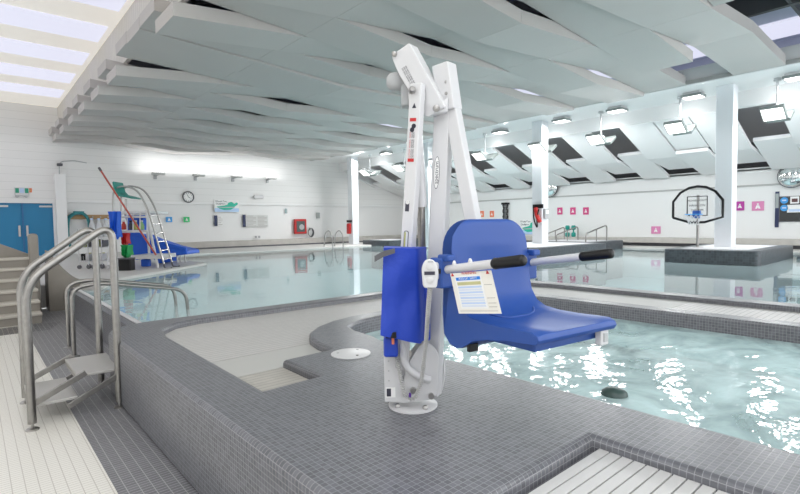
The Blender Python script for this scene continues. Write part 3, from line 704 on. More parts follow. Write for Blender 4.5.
# curved cable guard at the foot
MB().tube(fillet([LP(401, 338, -.13), LP(404, 365, -.12), LP(417, 376, -.11), LP(430, 380, -.10)], .08, 6), .018, 10).build('cable_guard', PWHITE, lift, smooth=50)
MB().tube(fillet([LP(439, 340, .03), LP(445, 370, .02), LP(441, 392, .0), LP(432, 397, -.03)], .06, 6), .007, 8).build('return_hose', PWHITE, lift, smooth=50)
b = MB(); b.box(LP(393, 341, -.2), (.012, .012, .03)); b.build('orange_plug', ORANGE, lift)
# remote control with coiled lead
rc0 = LP(430.5, 288, -.56)
rs = fil2([(-.030, .002), (.025, .0), (.034, .075), (.016, .115), (-.018, .117), (-.036, .085)], [.015, .015, .03, .02, .02, .03], 5)
b = MB(); b.prism(rs, -.018, .018, basis((1, 0, 0), (0, 0, 1), (0, -1, 0))); b.v = [q + rc0 for q in b.v]; rem = body = b.build('remote_control', PWHITE, lift, smooth=40, bevel=.006, seg=3)
for (x, z) in ((-.004, .088), (-.003, .035)):
    MB().lathe([(.015, .0), (.015, .003), (.010, .005), (.002, .005)], rc0 + V(x, -.018, z), 16, basis((1, 0, 0), (0, 0, 1), (0, -1, 0))).build('button', mat('button white', (.60, .60, .60), .4), body, smooth=40)
MB().box(rc0 + V(-.004, -.0195, .062), (.042, .003, .014)).build('display', INK, body)
MB().box(rc0 + V(.0, -.0195, .108), (.022, .003, .006)).build('button_mark', PGREY, body)
cab = [LP(430, 288, -.56), LP(428.5, 305, -.50), LP(426, 345, -.30), LP(421, 385, -.16), LP(414, 400, -.13), LP(405, 396, -.13), LP(400, 375, -.13), LP(396, 350, -.13), LP(394, 338, -.14)]
cab = fillet(cab, .12, 6); L_ = 0; hx_ = []
acc = [0]
for a_, c_ in zip(cab, cab[1:]): acc.append(acc[-1] + (c_ - a_).length)
tot = acc[-1]; N_ = 620; pts = []
for k in range(N_ + 1):
    s_ = tot * k / N_; i = max(0, min(len(cab) - 2, next((j for j in range(len(acc) - 1) if acc[j + 1] >= s_), len(acc) - 2)))
    q = cab[i].lerp(cab[i + 1], (s_ - acc[i]) / max(1e-6, acc[i + 1] - acc[i])); tt = (cab[i + 1] - cab[i]).normalized(); e_a = tt.cross(V(0, 1, 0)).normalized(); e_b = V(0, 1, 0)
    an = 2 * PI * s_ / .012
    pts.append(q + (e_a * math.cos(an) + e_b * math.sin(an)) * .0075)
MB().tube(pts, .0042, 5).build('coiled_lead', mat('lead grey', (.48, .48, .47), .45), rem, smooth=60)
q = LP(410, 395, -.14); MB().box(q, (.012, .012, .022)).build('purple_plug', mat('purple', (.10, .03, .28), .4), rem, bevel=.003)
# round white cap in the deck
dc = thing('anchor_plate', (2.075, 2.955, .55), 'round white anchor cap set into the slate deck behind the pool lift', 'deck cap')
cp = MB().lathe([(.145, 0), (.145, .006), (.135, .009), (.005, .010)], n=40).build('cover_disc', PWHITE, dc, smooth=40)
for a_ in (.4, 2.5, 4.6): MB().lathe([(.010, .009), (.010, .012), (.003, .012)], (  .095 * math.cos(a_), .095 * math.sin(a_), 0), 10).build('screw', PGREY if a_ < 4 else BLACK, dc)
# small fitting in the spa water
f_ = thing('spa_fitting', (3.02, 1.44, .385), 'small dark rounded fitting in the spa water at the near edge', 'pool fitting')
MB().lathe([(.07, -.04), (.085, 0), (.075, .04), (.045, .06), (.005, .066)], n=20).build('fitting_dome', mat('dark green plastic', (.03, .06, .055), .35), f_, smooth=60)
MB().lathe([(.10, -.05), (.10, -.035), (.07, -.03)], n=20).build('fitting_flange', DGREY, f_, smooth=50)
# ------------------------------------------------------------------ steel transfer steps
ts = thing('transfer_steps', (.58, 4.95, 0), 'brushed steel steps with two tall handrails against the raised deck', 'steps')
O = V(.58, 4.95, 0)
for (y, xl) in ((4.58, .295), (5.34, .31)):
    pts = fillet([V(xl, y - .02, .05) - O, V(xl, y - .02, 1.11) - O, V(.89, y + .05, 1.545) - O, V(.89, y + .05, .05) - O], .17, 9)
    rl = MB().tube(pts, .029, 16).build('handrail', STEELW, ts, smooth=50)
    for (x, yy) in ((xl, y - .02), (.89, y + .05)):
        MB().lathe([(.045, 0), (.045, .006), (.034, .014), (.010, .018), (.010, .055), (.004, .056)], V(x, yy, 0) - O, 18).build('foot', STEEL, rl, smooth=40)
for (x0, x1, z) in ((.30, .60, .165), (.60, .92, .33)):
    tr = MB().bb(x0 - O.x, x1 - O.x, 4.64 - O.y, 5.30 - O.y, z - .022, z).build('tread', CHECK, ts, bevel=.003)
    MB().bb(x0 - O.x, x0 + .012 - O.x, 4.64 - O.y, 5.30 - O.y, z - .05, z - .022).build('tread_lip', STEELW, tr)
for y in (4.62, 5.32):
    MB().beam(V(.31, y, .175) - O, V(.66, y, .345) - O, .022, .045, side=(0, 1, 0)).build('stringer', STEELW, ts, bevel=.003)
    MB().beam(V(.53, y, .10) - O, V(.90, y, .28) - O, .022, .045, side=(0, 1, 0)).build('stringer', STEELW, ts, bevel=.003)
# pool handrails across the curb
for (y, xs, lab) in ((7.42, 1.09, 'stainless grab rail over the low pool curb, the farther of the pair'), (6.85, 1.07, 'stainless grab rail over the low pool curb, the nearer of the pair')):
    t = thing('pool_grab_rail', (xs - .2, y, 0), lab, 'grab rail', 'rails over the pool curb')
    r = MB().tube(fillet([V(0, 0, .01), V(0, 0, .80), V(.28, 0, .84), V(1.28, 0, .66), V(1.36, 0, -.6)], .16, 7), .022, 12).build('rail', STEELW, t, smooth=50)
    MB().lathe([(.06, 0), (.06, .008), (.03, .016), (.024, .018)], n=18).build('floor_flange', STEEL, t, smooth=40)
# beige stairs up to the side platform
st_ = thing('stairs', (-.35, 10.2, 0), 'beige moulded stairs rising to the left with a rounded newel post', 'stairs')
for k in range(6):
    z1 = .167 * (k + 1)
    b = MB().bb(-1.4, 1.17, -.5 + .25 * k, -.5 + .25 * k + (.27 if k < 5 else .7), 0, z1 - .045)
    sp_ = b.build('step', CONC, st_)
    MB().bb(-1.42, 1.18, -.53 + .25 * k, -.5 + .25 * k + (.27 if k < 5 else .7), z1 - .045, z1).build('step_nosing', mat('pale beige nosing', (.47, .44, .39), .5), sp_, bevel=.012)
nw = fil2([(-.07, .0), (.07, .0), (.07, 1.42), (-.07, 1.42)], [0, 0, .07, .07], 6)
b = MB(); b.prism(nw, -.11, .11, Matrix.Translation((1.20, .75, 0)) @ basis((1, 0, 0), (0, 0, 1), (0, -1, 0))); b.build('newel_post', CONC, st_, smooth=40, bevel=.02, seg=3)
b = MB(); b.prism([(-2.2, 0), (1.17, 0), (1.17, 1.04), (.65, 1.30), (.1, 1.6), (-2.2, 1.62)], 1.05, 1.25, basis((1, 0, 0), (0, 0, 1), (0, -1, 0)) @ Matrix.Rotation(0, 4, 'Z')); b.v = [V(q.x, -q.y, q.z) for q in b.v]
b.build('back_wall', CONC, st_, bevel=.03)
# curved beige ramp wall between the stairs and the pool deck
rw = MB(); N_ = 14; A_ = []; B_ = []
for k in range(N_ + 1):
    f = k / N_; x = 1.04 + .71 * f; y = 10.92 + .10 * f - .10 * math.sin(PI * f) + .30 * f * f; zt = .47 + .63 * (1 - f) ** 2.1
    A_.append((V(x, y, 0), V(x, y - .03, zt * .5), V(x + .02, y - .06, zt))); B_.append((V(x, y + .5, 0), V(x, y + .5, zt * .5), V(x + .02, y + .5, zt)))
for k in range(N_):
    for q in range(2):
        rw.add([A_[k][q], A_[k + 1][q], A_[k + 1][q + 1], A_[k][q + 1]], [(0, 1, 2, 3)]); rw.add([B_[k][q], B_[k + 1][q], B_[k + 1][q + 1], B_[k][q + 1]], [(3, 2, 1, 0)])
    rw.add([A_[k][2], A_[k + 1][2], B_[k + 1][2], B_[k][2]], [(0, 1, 2, 3)])
rw.add(list(A_[0]) + list(B_[0]), [(0, 1, 2, 5, 4, 3)]); rw.add(list(A_[-1]) + list(B_[-1]), [(0, 3, 4, 5, 2, 1)])
o = rw.build('ramp_side', CONC, smooth=60)
tag(o, 'curved beige moulded ramp side sweeping down from stairs to pool deck', 'ramp')

# ------------------------------------------------------------------ lifeguard chair and the gear around it
GB = V(3.30, 14.05, DZ)
def G(px, py, ly=0.): return LPb(GB, px, py, ly)
def GW(q): return GB + V(q.x * cY - q.y * sY, q.x * sY + q.y * cY, q.z)
def gthing(name, px, py, ly, label, cat, group=None):
    q = G(px, py, ly); w_ = GW(q); w_.z = DZ; o = thing(name, w_, label, cat, group, rz=YAW); return o, V(q.x, q.y, 0)
lc, o0 = gthing('lifeguard_chair', 138, 268, .3, 'tall white lifeguard chair with teal seat and steel ladder by the pool', 'lifeguard chair')
def g(px, py, ly=0.): return G(px, py, ly) - o0
for (a, b_, ly) in (((113, 212), (108, 268), -.1), ((121, 212), (110, 269), .0), ((146, 212), (158, 266), .0), ((114, 210), (112, 262), 1.0), ((146, 210), (150, 262), 1.0)):
    q = g(*b_, ly); q.z = .0; MB().tube([g(*a, ly), q], .035, 8).build('leg', PWHITE, lc, smooth=50)
z_p = g(130, 211, 0).z
b = MB(); b.bb(g(112, 211).x, g(149, 211).x, -.35 - o0.y + .3, .75, z_p - .07, z_p); b.build('platform', PWHITE, lc, bevel=.01)
zb = g(130, 231).z
for (pa, pb) in (((121, 231), (147, 231)), ((121, 217), (147, 217))): MB().tube([g(*pa, -.25), g(*pb, -.25)], .022, 6).build('basket_rail', PWHITE, lc, smooth=50)
for px in (121, 127, 133, 140, 147): MB().tube([g(px, 231, -.25), g(px, 213, -.25)], .014, 6).build('basket_bar', PWHITE, lc, smooth=50)
MB().bb(g(120, 231).x, g(148, 231).x, -.6, .2, zb - .04, zb).build('basket_shelf', PWHITE, lc)
LRA = [g(113, 211, -.1), g(113, 186, -.1), g(136, 187, -.1), g(148, 209, -.1), g(164, 264, -.1)]; LRB = [g(121, 211, .25), g(121, 185.5, .25), g(143, 187, .25), g(156, 209, .25), g(172, 262, .25)]
for pp in (LRA, LRB): MB().tube(fillet(pp, .35, 6), .024, 8).build('ladder_rail', STEEL, lc, smooth=50)
for f in (.12, .28, .44, .60, .76, .92):
    MB().tube([LRA[3].lerp(LRA[4], f), LRB[3].lerp(LRB[4], f)], .018, 6).build('rung', STEEL, lc, smooth=50)
p = g(168, 265, .05)
for q in (LRA[4], LRB[4]):
    MB().tube(fillet([q, q + V(.02, 0, -.12), q + V(.16, 0, -.13), q + V(.2, 0, -.1)], .08, 4), .022, 6).build('ladder_hook', DGREY, lc, smooth=50)
sp0 = g(126, 199, .05)
seatp = [(-.20, .42), (-.24, .40), (-.20, .16), (-.10, .04), (.12, .0), (.26, -.03), (.27, .0), (.12, .05), (-.06, .09), (-.14, .18)]
b = MB(); b.prism(seatp, -.22, .22, Matrix.Translation(sp0 + V(.02, 0, .02)) @ basis((1, 0, 0), (0, 0, 1), (0, -1, 0))); b.build('seat', mat('teal seat', (.02, .24, .20), .4), lc, smooth=60, bevel=.015)
MB().tube([sp0, sp0 + V(-.03, 0, -.42)], .03, 8).build('seat_post', STEEL, lc, smooth=50)
MB().bb(g(133, 257).x, g(163, 257).x, -.35, .45, g(140, 259).z, g(140, 255).z).build('foot_beam', PWHITE, lc, bevel=.01)
# cloths hung on the chair, pole, bags, bins
def cloth(name, px0, py0, px1, py1, ly, m_, label, cat, th=.07):
    a, b2 = G(px0, py0, ly), G(px1, py1, ly); t = thing(name, GW(V((a.x + b2.x) / 2, ly, b2.z)), label, cat, None, YAW)
    W_ = b2.x - a.x; H_ = a.z - b2.z; b = MB(); n = 9; rows = 6; F = []; K = []
    for j in range(rows + 1):
        for i in range(n + 1):
            f = i / n - .5; h = H_ * (1 - j / rows); wig = math.sin(i * 2.1 + j * .3) * .05 + math.sin(i * .9 + j) * .02
            x = f * W_ * (1 - .12 * math.sin(j / rows * 2.2)); zz = h + (.05 * math.sin(i * 1.7) if j == rows else 0)
            F.append(V(x, wig - th / 2, zz)); K.append(V(x, wig + th / 2, zz))
    b.v = F + K; M_ = n + 1; T_ = len(F)
    for j in range(rows):
        for i in range(n):
            q = (j * M_ + i, j * M_ + i + 1, (j + 1) * M_ + i + 1, (j + 1) * M_ + i); b.f += [q, tuple(T_ + z for z in q[::-1])]
    edge = [i for i in range(n)] + [j * M_ + n for j in range(rows)] + [rows * M_ + i for i in range(n, 0, -1)] + [j * M_ for j in range(rows, 0, -1)]
    for i in range(len(edge)): p_, q_ = edge[i], edge[(i + 1) % len(edge)]; b.f.append((q_, p_, T_ + p_, T_ + q_))
    b.build('cloth_drape', m_, t, smooth=60); return t
cloth('hanging_cloth', 108.5, 211.5, 121, 238, -.62, BRBLUE, 'blue cloth bunched on the left end of the lifeguard chair', 'cloth')
cloth('hanging_cloth', 125, 215.5, 147, 231, .68, BRBLUE, 'wide blue cloth hung across the middle of the lifeguard chair', 'cloth')
cloth('hanging_bag', 121, 233, 129.5, 244.5, -.35, RED, 'red bag hanging under the lifeguard chair platform', 'bag')
cloth('hanging_bag', 122, 245, 131.5, 255.8, -.6, mat('bag green', (.01, .30, .08), .5), 'green bag hanging over the black bin by the lifeguard chair', 'bag', .16)
t, oo = gthing('waste_bin', 127, 270, -.6, 'black bin standing beneath the green bag', 'bin')
MB().prism(fil2([(-.15, -.12), (.15, -.12), (.15, .12), (-.15, .12)], .03, 3), 0, .30).build('bin_body', BLACK, t)
MB().prism(fil2([(-.16, -.13), (.16, -.13), (.16, .13), (-.16, .13)], .03, 3), .28, .31).build('bin_rim', DGREY, t)
for k, (px, py, m_, lab) in enumerate(((118.5, 231, RED, 'small red float lying on the left of the chair basket'), (124, 231, mat('bottle red', (.55, .05, .03), .4), 'red bottle in the lifeguard chair basket'), (136, 231, YEL, 'olive soft toy in the lifeguard chair basket'), (131, 231, INK, 'small dark pouch in the lifeguard chair basket'), (142, 231, mat('toy pale green', (.25, .45, .2), .5), 'pale green bottle at the right of the chair basket'))):
    q = G(px, py, -.1); t = thing('pool_toy', GW(q), lab, 'pool toy', None, YAW)
    MB().lathe([(.02, .03), (.055, .04), (.06, .12), (.05, .17), (.03, .20), (.03, .24), (.01, .245)], n=10).build('item_body', m_, t, smooth=60)
    MB().lathe([(.035, .235), (.035, .27), (.01, .275)], n=8).build('item_cap', PWHITE if k != 3 else BLACK, t, smooth=60)
pa, pb = G(101, 171, -.45), G(156, 255, -.45)
t = thing('rescue_pole', GW(pb), 'long red rescue pole leaning diagonally across the lifeguard chair', 'pole', None, YAW)
MB().tube([V(0, 0, 0), pa - pb], .022, 8).build('pole_shaft', REDP, t, smooth=50); MB().tube([pa - pb, (pa - pb) * 1.04], .03, 8).build('hanging_tip', DGREY, t, smooth=50)
# blue moulded slide piece
a = G(133, 234, .2)
def gs(px, py): q = G(px, py, 1.75); return (q.x, q.z)
t, oo = gthing('toddler_slide', 165, 262, 1.75, 'bright blue moulded slide piece on the deck right of the lifeguard chair', 'slide')
prof = [gs(130, 233), gs(146, 235), gs(158, 240), gs(176, 246), gs(193, 250), gs(194, 253.5), gs(184, 254.5), gs(173, 254), gs(170, 263), gs(164, 263.5), gs(158, 254), gs(150, 258), gs(143, 259)]
b = MB(); b.prism([(x - oo.x, max(z, .02)) for x, z in prof], -.45, .45, basis((1, 0, 0), (0, 0, 1), (0, -1, 0))); b.build('slide_body', BRBLUE, t, bevel=.03)
b = MB(); b.prism([(x - oo.x, z + .09) for x, z in prof[:5]] + [(x - oo.x, z) for x, z in prof[4::-1]], .40, .47, basis((1, 0, 0), (0, 0, 1), (0, -1, 0))); b.build('slide_rim', BRBLUE, t)
for px in (177, 180.5, 185): q = G(px, 256, 1.75); MB().tube([V(q.x - oo.x, 0, q.z + .1), V(q.x - oo.x, 0, 0)], .02, 6).build('slide_leg', STEEL, t, smooth=50)
q = G(146, 262, .5); t = thing('foot_float', GW(V(q.x, q.y, 0)), 'small blue float on the deck below the slide piece', 'float', None, YAW)
MB().box((0, 0, .1), (.22, .15, .2)).build('float_block', BRBLUE, t, bevel=.03); MB().box((0, 0, .205), (.12, .06, .015)).build('float_grip', SBLUE, t)
# wire carts
for (px, lab) in ((89, 'white wire cart of pool toys behind the stair rails'), (102.5, 'second white wire cart, closer to the lifeguard chair')):
    t, oo = gthing('wire_cart', px, 269, .2, lab, 'cart')
    for sx_ in (-.12, .12):
        for sy_ in (-.2, .2):
            MB().tube([V(sx_, sy_, .06), V(sx_, sy_, .95)], .012, 6).build('upright', PWHITE, t, smooth=50)
            MB().lathe([(.005, -.02), (.05, -.02), (.05, .02), (.005, .02)], (sx_, sy_, .05), 10, basis((0, 0, 1), (1, 0, 0), (0, 1, 0))).build('caster', DGREY, t)
    for z in (.2, .55, .9):
        b = MB(); b.bb(-.13, .13, -.2, .2, z - .012, z); sh = b.build('cart_shelf', PWHITE, t)
        for k in range(5): MB().tube([V(-.12 + .06 * k, -.21, z), V(-.12 + .06 * k, -.21, z + .13)], .006, 4).build('wire', PGREY, sh)
    for k in range(4):
        q = V(-.09 + .06 * k, 0, .21 + .35 * (k % 2)); w_ = t.matrix_basis @ q
        i_ = thing('foam_float', w_, ['black striped float', 'olive float', 'white foam float', 'dark foam float'][k] + ' on the ' + ('white wire cart behind the stair rails' if px == 89 else 'cart closer to the lifeguard chair'), 'pool toy', None, YAW)
        MB().box((0, 0, .09), (.055, .28, .18)).build('item_block', [BLACK, YEL, PWHITE, DGREY][k], i_, bevel=.02); MB().box((0, 0, .185), (.05, .1, .02)).build('item_band', [PAPER, BLACK, YEL, PAPER][k], i_)
q = G(112, 269, -.2); t = thing('play_ball', GW(V(q.x, q.y, .12)), 'white ball on the deck at the foot of the lifeguard chair', 'ball', None, YAW); t.location.z = DZ + .10
MB().lathe([(.1 * math.cos(a_ * PI / 12), .1 * math.sin(a_ * PI / 12)) for a_ in range(-6, 7)], n=16).build('ball_shell', PWHITE, t, smooth=80)
MB().lathe([(.101, -.012), (.101, .012)], n=16).build('ball_band', PGREY, t, smooth=80)
# ------------------------------------------------------------------ things on the walls
def EP(px, py, y=23.93): r = ray(px, py); t = y / r.y; return V(0, 0, ZC) + r * t
def RP(px, py, x=21.19): r = ray(px, py); t = x / r.x; return V(0, 0, ZC) + r * t
class Wall:
    """local frame of a wall: u to the right as seen from the room, n out of the wall, z up"""
    def __init__(s, which): s.w = which
    def at(s, px, py): return EP(px, py) if s.w == 'E' else RP(px, py)
    def thing(s, name, px, py, label, cat, group=None):
        q = s.at(px, py); s.q = q; return thing(name, q, label, cat, group)
    def loc(s, px, py):
        d = s.at(px, py) - s.q; return (d.x if s.w == 'E' else -d.y, d.z)
    def box(s, name, u0, u1, z0, z1, d0, d1, m_, par, bevel=0):
        b = MB()
        if s.w == 'E': b.bb(u0, u1, -d1, -d0, z0, z1)
        else: b.bb(-d1, -d0, -u1, -u0, z0, z1)
        return b.build(name, m_, par, bevel=bevel)
    def M(s, u, z, d):
        if s.w == 'E': return Matrix.Translation((u, -d, z)) @ basis((1, 0, 0), (0, 0, 1), (0, -1, 0))
        return Matrix.Translation((-d, -u, z)) @ basis((0, -1, 0), (0, 0, 1), (-1, 0, 0))
E_, R_ = Wall('E'), Wall('R')
def pict(wl, name, px, py, w_, h_, m_, label, kind='person', group=None):
    t = wl.thing(name, px, py, label, 'sign', group)
    pn = wl.box('panel', -w_ / 2, w_ / 2, -h_ / 2, h_ / 2, 0, .02, m_, t)
    k = min(w_, h_)
    MB().lathe([(.09 * k, 0), (.09 * k, .004), (.01, .004)], n=12, M=wl.M(0, .2 * k, .02)).build('pictogram_head', PAPER, pn)
    MB().prism([(-.24 * k, -.28 * k), (-.06 * k, -.28 * k), (0, -.12 * k), (.06 * k, -.28 * k), (.24 * k, -.28 * k), (.12 * k, .08 * k), (-.12 * k, .08 * k)], 0, .004, wl.M(0, 0, .02)).build('pictogram_body', PAPER, pn)
    return t
pict(E_, 'wall_sign', 169, 219.5, .27, .24, SBLUE, 'small blue pictogram sign on the far wall below the clock')
pict(E_, 'wall_sign', 186.5, 219.5, .27, .24, SGREEN, 'small green pictogram sign on the far wall below the clock')
for px, lab in ((560, 'left'), (573, 'middle'), (586, 'right')): pict(R_, 'wall_sign', px, 211, .27, .33, PINK, lab + ' one of the three pink signs right of the middle column')
for px, lab in ((482, 'left'), (492, 'right')): pict(R_, 'wall_sign', px, 214, .27, .33, ORANGE, lab + ' one of two small orange signs above the lift seat')
pict(R_, 'wall_sign', 740, 206, .27, .33, MAG, 'magenta sign just right of the column by the basketball hoop')
pict(R_, 'wall_sign', 758, 206, .36, .33, LPINK, 'pale pink sign between the magenta sign and the black notice board')
pict(R_, 'wall_sign', 656, 230, .36, .30, LPINK, 'pale pink sign low on the side wall left of the hoop')
# clock
t = E_.thing('wall_clock', 188, 197, 'round wall clock with dark rim on the far wall', 'clock')
MB().lathe([(.26, 0), (.27, .03), (.25, .06), (.22, .06), (.22, .03), (.01, .03)], n=32, M=E_.M(0, 0, .02)).build('rim', DGREY, t, smooth=40)
fc = MB().lathe([(.215, .0), (.215, .035), (.01, .035)], n=32, M=E_.M(0, 0, .02)).build('clock_face', PAPER, t)
for k in range(12):
    a = k * PI / 6; MB().box((0, 0, 0), (.018, .05, .004), None).build('hour_mark', INK, fc).matrix_local = E_.M(.18 * math.sin(a), .18 * math.cos(a), .058) @ Matrix.Rotation(-a, 4, 'Z')
for (a, l, w_) in ((2.2, .11, .02), (-.5, .16, .014)): MB().box((0, l / 2, 0), (w_, l, .004)).build('hand', INK, fc).matrix_local = E_.M(0, 0, .062) @ Matrix.Rotation(-a, 4, 'Z')
# swim banner
def banner(wl, px, py, w_, h_, label, flip=1):
    t = wl.thing('banner_sign', px, py, label, 'banner'); pn = wl.box('panel', -w_ / 2, w_ / 2, -h_ / 2, h_ / 2, 0, .04, PAPER, t)
    wl.box('printed_water', -w_ / 2 + .01, w_ / 2 - .01, -h_ / 2 + .01, -h_ * .18, .04, .045, PALEW, pn)
    cr_ = [(-.42, -.06), (-.30, -.02), (-.10, .04), (.02, .10), (.06, .26), (.18, .34), (.26, .28), (.30, .18), (.40, .30), (.46, .24), (.44, .10), (.34, .0), (.30, -.14), (.16, -.30), (-.12, -.34), (-.30, -.22)]
    MB().prism([(x * w_ * flip, y * h_) for x, y in cr_], 0, .004, wl.M(0, 0, .046)).build('swimmer_print', CROC, pn)
    MB().prism([(-.36 * w_ * flip, -.10 * h_), (.30 * w_ * flip, -.06 * h_), (.30 * w_ * flip, -.14 * h_), (-.36 * w_ * flip, -.16 * h_)], 0, .003, wl.M(0, 0, .051)).build('print_stripe', PGREY, pn)
    [text(s_, h_ * .19, INK, pn, wl.M(w_ * u_, h_ * v_, .045), 'lettering') for s_, u_, v_ in (('Water', -.34, .37), ('is Too', -.12, .37), ('Deep', -.34, .17), ('Here', -.15, .17))]; return t
banner(E_, 226.5, 206, 1.22, .60, 'white banner with green swimming creature on the far wall')
banner(R_, 530, 227, 1.05, .75, 'banner with green swimming creature, half hidden behind the middle column', 1)
# notices
def notice(wl, px, py, w_, h_, label, m_=PAPER, lines=5, cols=1, strip=NAVY):
    t = wl.thing('notice_sign', px, py, label, 'notice'); pn = wl.box('panel', -w_ / 2, w_ / 2, -h_ / 2, h_ / 2, 0, .02, m_, t)
    if strip: wl.box('side_strip', -w_ / 2 - .16, -w_ / 2 - .02, -h_ / 2, h_ / 2 + .03, 0, .03, strip, t)
    for c in range(cols):
        for k in range(lines):
            u0 = -w_ / 2 + .03 + c * w_ / cols; z = h_ / 2 - h_ * (k + .6) / (lines + .3); wl.box('print_line', u0, u0 + w_ / cols * (.85 if k % 3 else .6), z - .012, z + .012, .02, .024, MATS['grey print'], pn)
    return t
notice(E_, 220, 221, .24, .48, 'small white notice with navy side strip under the banner')
notice(E_, 257, 221, 1.20, .58, 'wide pale rules board with navy side strip on the far wall', mat('pale grey panel', (.62, .63, .62), .5), 8, 2)
notice(E_, 286, 211, .12, .26, 'tiny upright notice left of the red hose cabinet', mat('pale teal print', (.35, .5, .52), .5), 3, 1, None)
notice(E_, 318, 215.5, .22, .32, 'small framed picture notice near the far corner of the end wall', mat('grey picture', (.35, .38, .38), .5), 2, 1, None)
# red cabinet
t = E_.thing('hose_cabinet', 299.5, 226.5, 'red framed hose cabinet with dark glass on the far wall', 'hose cabinet')
E_.box('frame', -.36, .36, -.40, .40, 0, .14, RED, t, .02); gl_ = E_.box('glass_door', -.25, .25, -.29, .29, .141, .15, mat('dark glass', (.10, .13, .13), .15), t)
MB().lathe([(.07, 0), (.15, 0), (.15, .01), (.07, .01)], n=16, M=E_.M(.05, -.03, .152)).build('hose_reel', PGREY, gl_)
t = E_.thing('hanging_hose', 310, 232.5, 'dark coil of hose hung beside the red hose cabinet', 'hose')
for k in range(3): MB().tube([E_.M((.14 + .02 * k) * math.cos(a * PI / 9), (.20 + .02 * k) * math.sin(a * PI / 9), .06 + .03 * k) @ V(0, 0, 0) for a in range(19)], .018, 6).build('hose_loop', DGREY, t, smooth=60)
E_.box('hanger', -.05, .05, .12, .26, 0, .13, PGREY, t)
t = E_.thing('wall_socket', 257.5, 237, 'pair of small grey sockets low on the far wall', 'socket')
for u in (-.09, .09): E_.box('socket_plate', u - .05, u + .05, -.06, .06, 0, .02, PGREY, t)
t = E_.thing('wall_lamp', 258, 197, 'white oval bulkhead lamp on the far wall right of the banner', 'lamp')
MB().prism(fil2([(-.27, -.1), (.27, -.1), (.27, .1), (-.27, .1)], .09, 6), 0, .1, E_.M(0, 0, .03)).build('lamp_body', PWHITE, t, smooth=40, bevel=.03)
E_.box('lamp_base', -.24, .24, -.05, .05, 0, .04, PGREY, t)
for k, px in enumerate((155, 195, 232.5, 267)):
    t = E_.thing('wall_lamp', px, 176.5 + .036 * (px - 155), 'wall uplight bar on the far wall, %s from the left' % ORD[k], 'uplight', 'uplights washing the far wall')
    E_.box('wall_bracket', -.06, .06, -.12, .12, 0, .06, PGREY, t); E_.box('lamp_arm', -.04, .04, .02, .07, .05, .42, PGREY, t)
    hd = E_.box('lamp_head', -.24, .28, .04, .13, .34, .56, mat('lamp grey', (.50, .50, .49), .4), t, .01)
    E_.box('lamp_lens', -.2, .24, .131, .136, .36, .54, LAMPS, hd)
# door signs
t = E_.thing('exit_sign', 21.5, 192, 'green emergency exit light above the blue double doors', 'exit sign')
E_.box('sign_box', -.22, .22, -.14, .16, .12, .22, PWHITE, t, .01)
for (u0, u1) in ((-.2, -.09), (.09, .2)): E_.box('green_field', u0, u1, -.05, .13, .221, .226, mat('exit green', (.01, .30, .18), .4), t)
E_.box('centre_field', -.07, .07, -.05, .13, .221, .226, LBLUE, t)
for u in (-.15, .12): MB().lathe([(.05, 0), (.06, .05), (.01, .06)], n=12, M=E_.M(u, -.17, .16)).build('lamp_eye', PGREY, t, smooth=50)
t = E_.thing('wall_sign', 29, 190.5, 'small orange square right of the exit light', 'sign'); E_.box('panel', -.08, .08, -.08, .08, .12, .15, ORANGE, t); E_.box('panel_mark', -.03, .03, -.03, .03, .15, .152, YEL, t)
t = E_.thing('mounted_camera', 59, 172, 'small white camera and conduit above the door pillar', 'camera')
MB().tube(fillet([V(0, -.1, -.5), V(0, -.1, .32), V(.12, -.1, .42), V(.5, -.1, .48), V(.95, -.06, .42)], .12, 5), .02, 6).build('conduit', PGREY, t, smooth=50)
E_.box('camera_body', -.08, .1, .22, .32, .12, .3, DGREY, t, .01); E_.box('junction_box', -.1, .1, -.4, -.1, .05, .16, PWHITE, t)
# gear wall left of the chair
t = E_.thing('peg_rail', 88, 217, 'tan wooden rail along the far wall left of the lifeguard chair', 'wall rail')
u0, _ = E_.loc(63, 217); u1, _ = E_.loc(112, 217); E_.box('rail_board', u0, u1, -.09, .09, 0, .05, TAN, t)
for k in range(5): E_.box('hanger_peg', u0 + 1.0 + .28 * k, u0 + 1.03 + .28 * k, -.03, .02, .05, .16, STEEL, t)
t = E_.thing('hanging_hose', 78, 229, 'teal hose looped on the far wall between the pillar and lifeguard chair', 'hose')
for k in range(3):
    lp = [(-.34, -.78), (-.42, -.1), (-.36, .5), (-.1, .68), (.2, .68), (.38, .45), (.40, -.1), (.30, -.62)]
    MB().tube(fillet([E_.M(u * (1 - .06 * k), z - .03 * k, .10 + .05 * k) @ V(0, 0, 0) for u, z in lp], .2, 4), .035, 8).build('hose_loop', HOSE, t, smooth=60)
E_.box('hanger', -.15, .2, .60, .72, .06, .26, HOSE, t)
for k, px in enumerate((91, 98, 105)):
    t = E_.thing('wall_hanging_bottle', px, 227, 'clear water bottle hung on the tan rail, %s of three' % ['leftmost', 'middle', 'rightmost'][k], 'bottle', 'bottles on the tan rail')
    MB().lathe([(.05, -.42), (.13, -.40), (.14, -.1), (.12, .08), (.05, .22), (.05, .30), (.01, .31)], n=12, M=Matrix.Translation((0, -.2, 0))).build('bottle_body', CLEAR, t, smooth=60)
    MB().lathe([(.06, .29), (.06, .36), (.01, .365)], n=10, M=Matrix.Translation((0, -.2, 0))).build('bottle_cap', LBLUE, t)
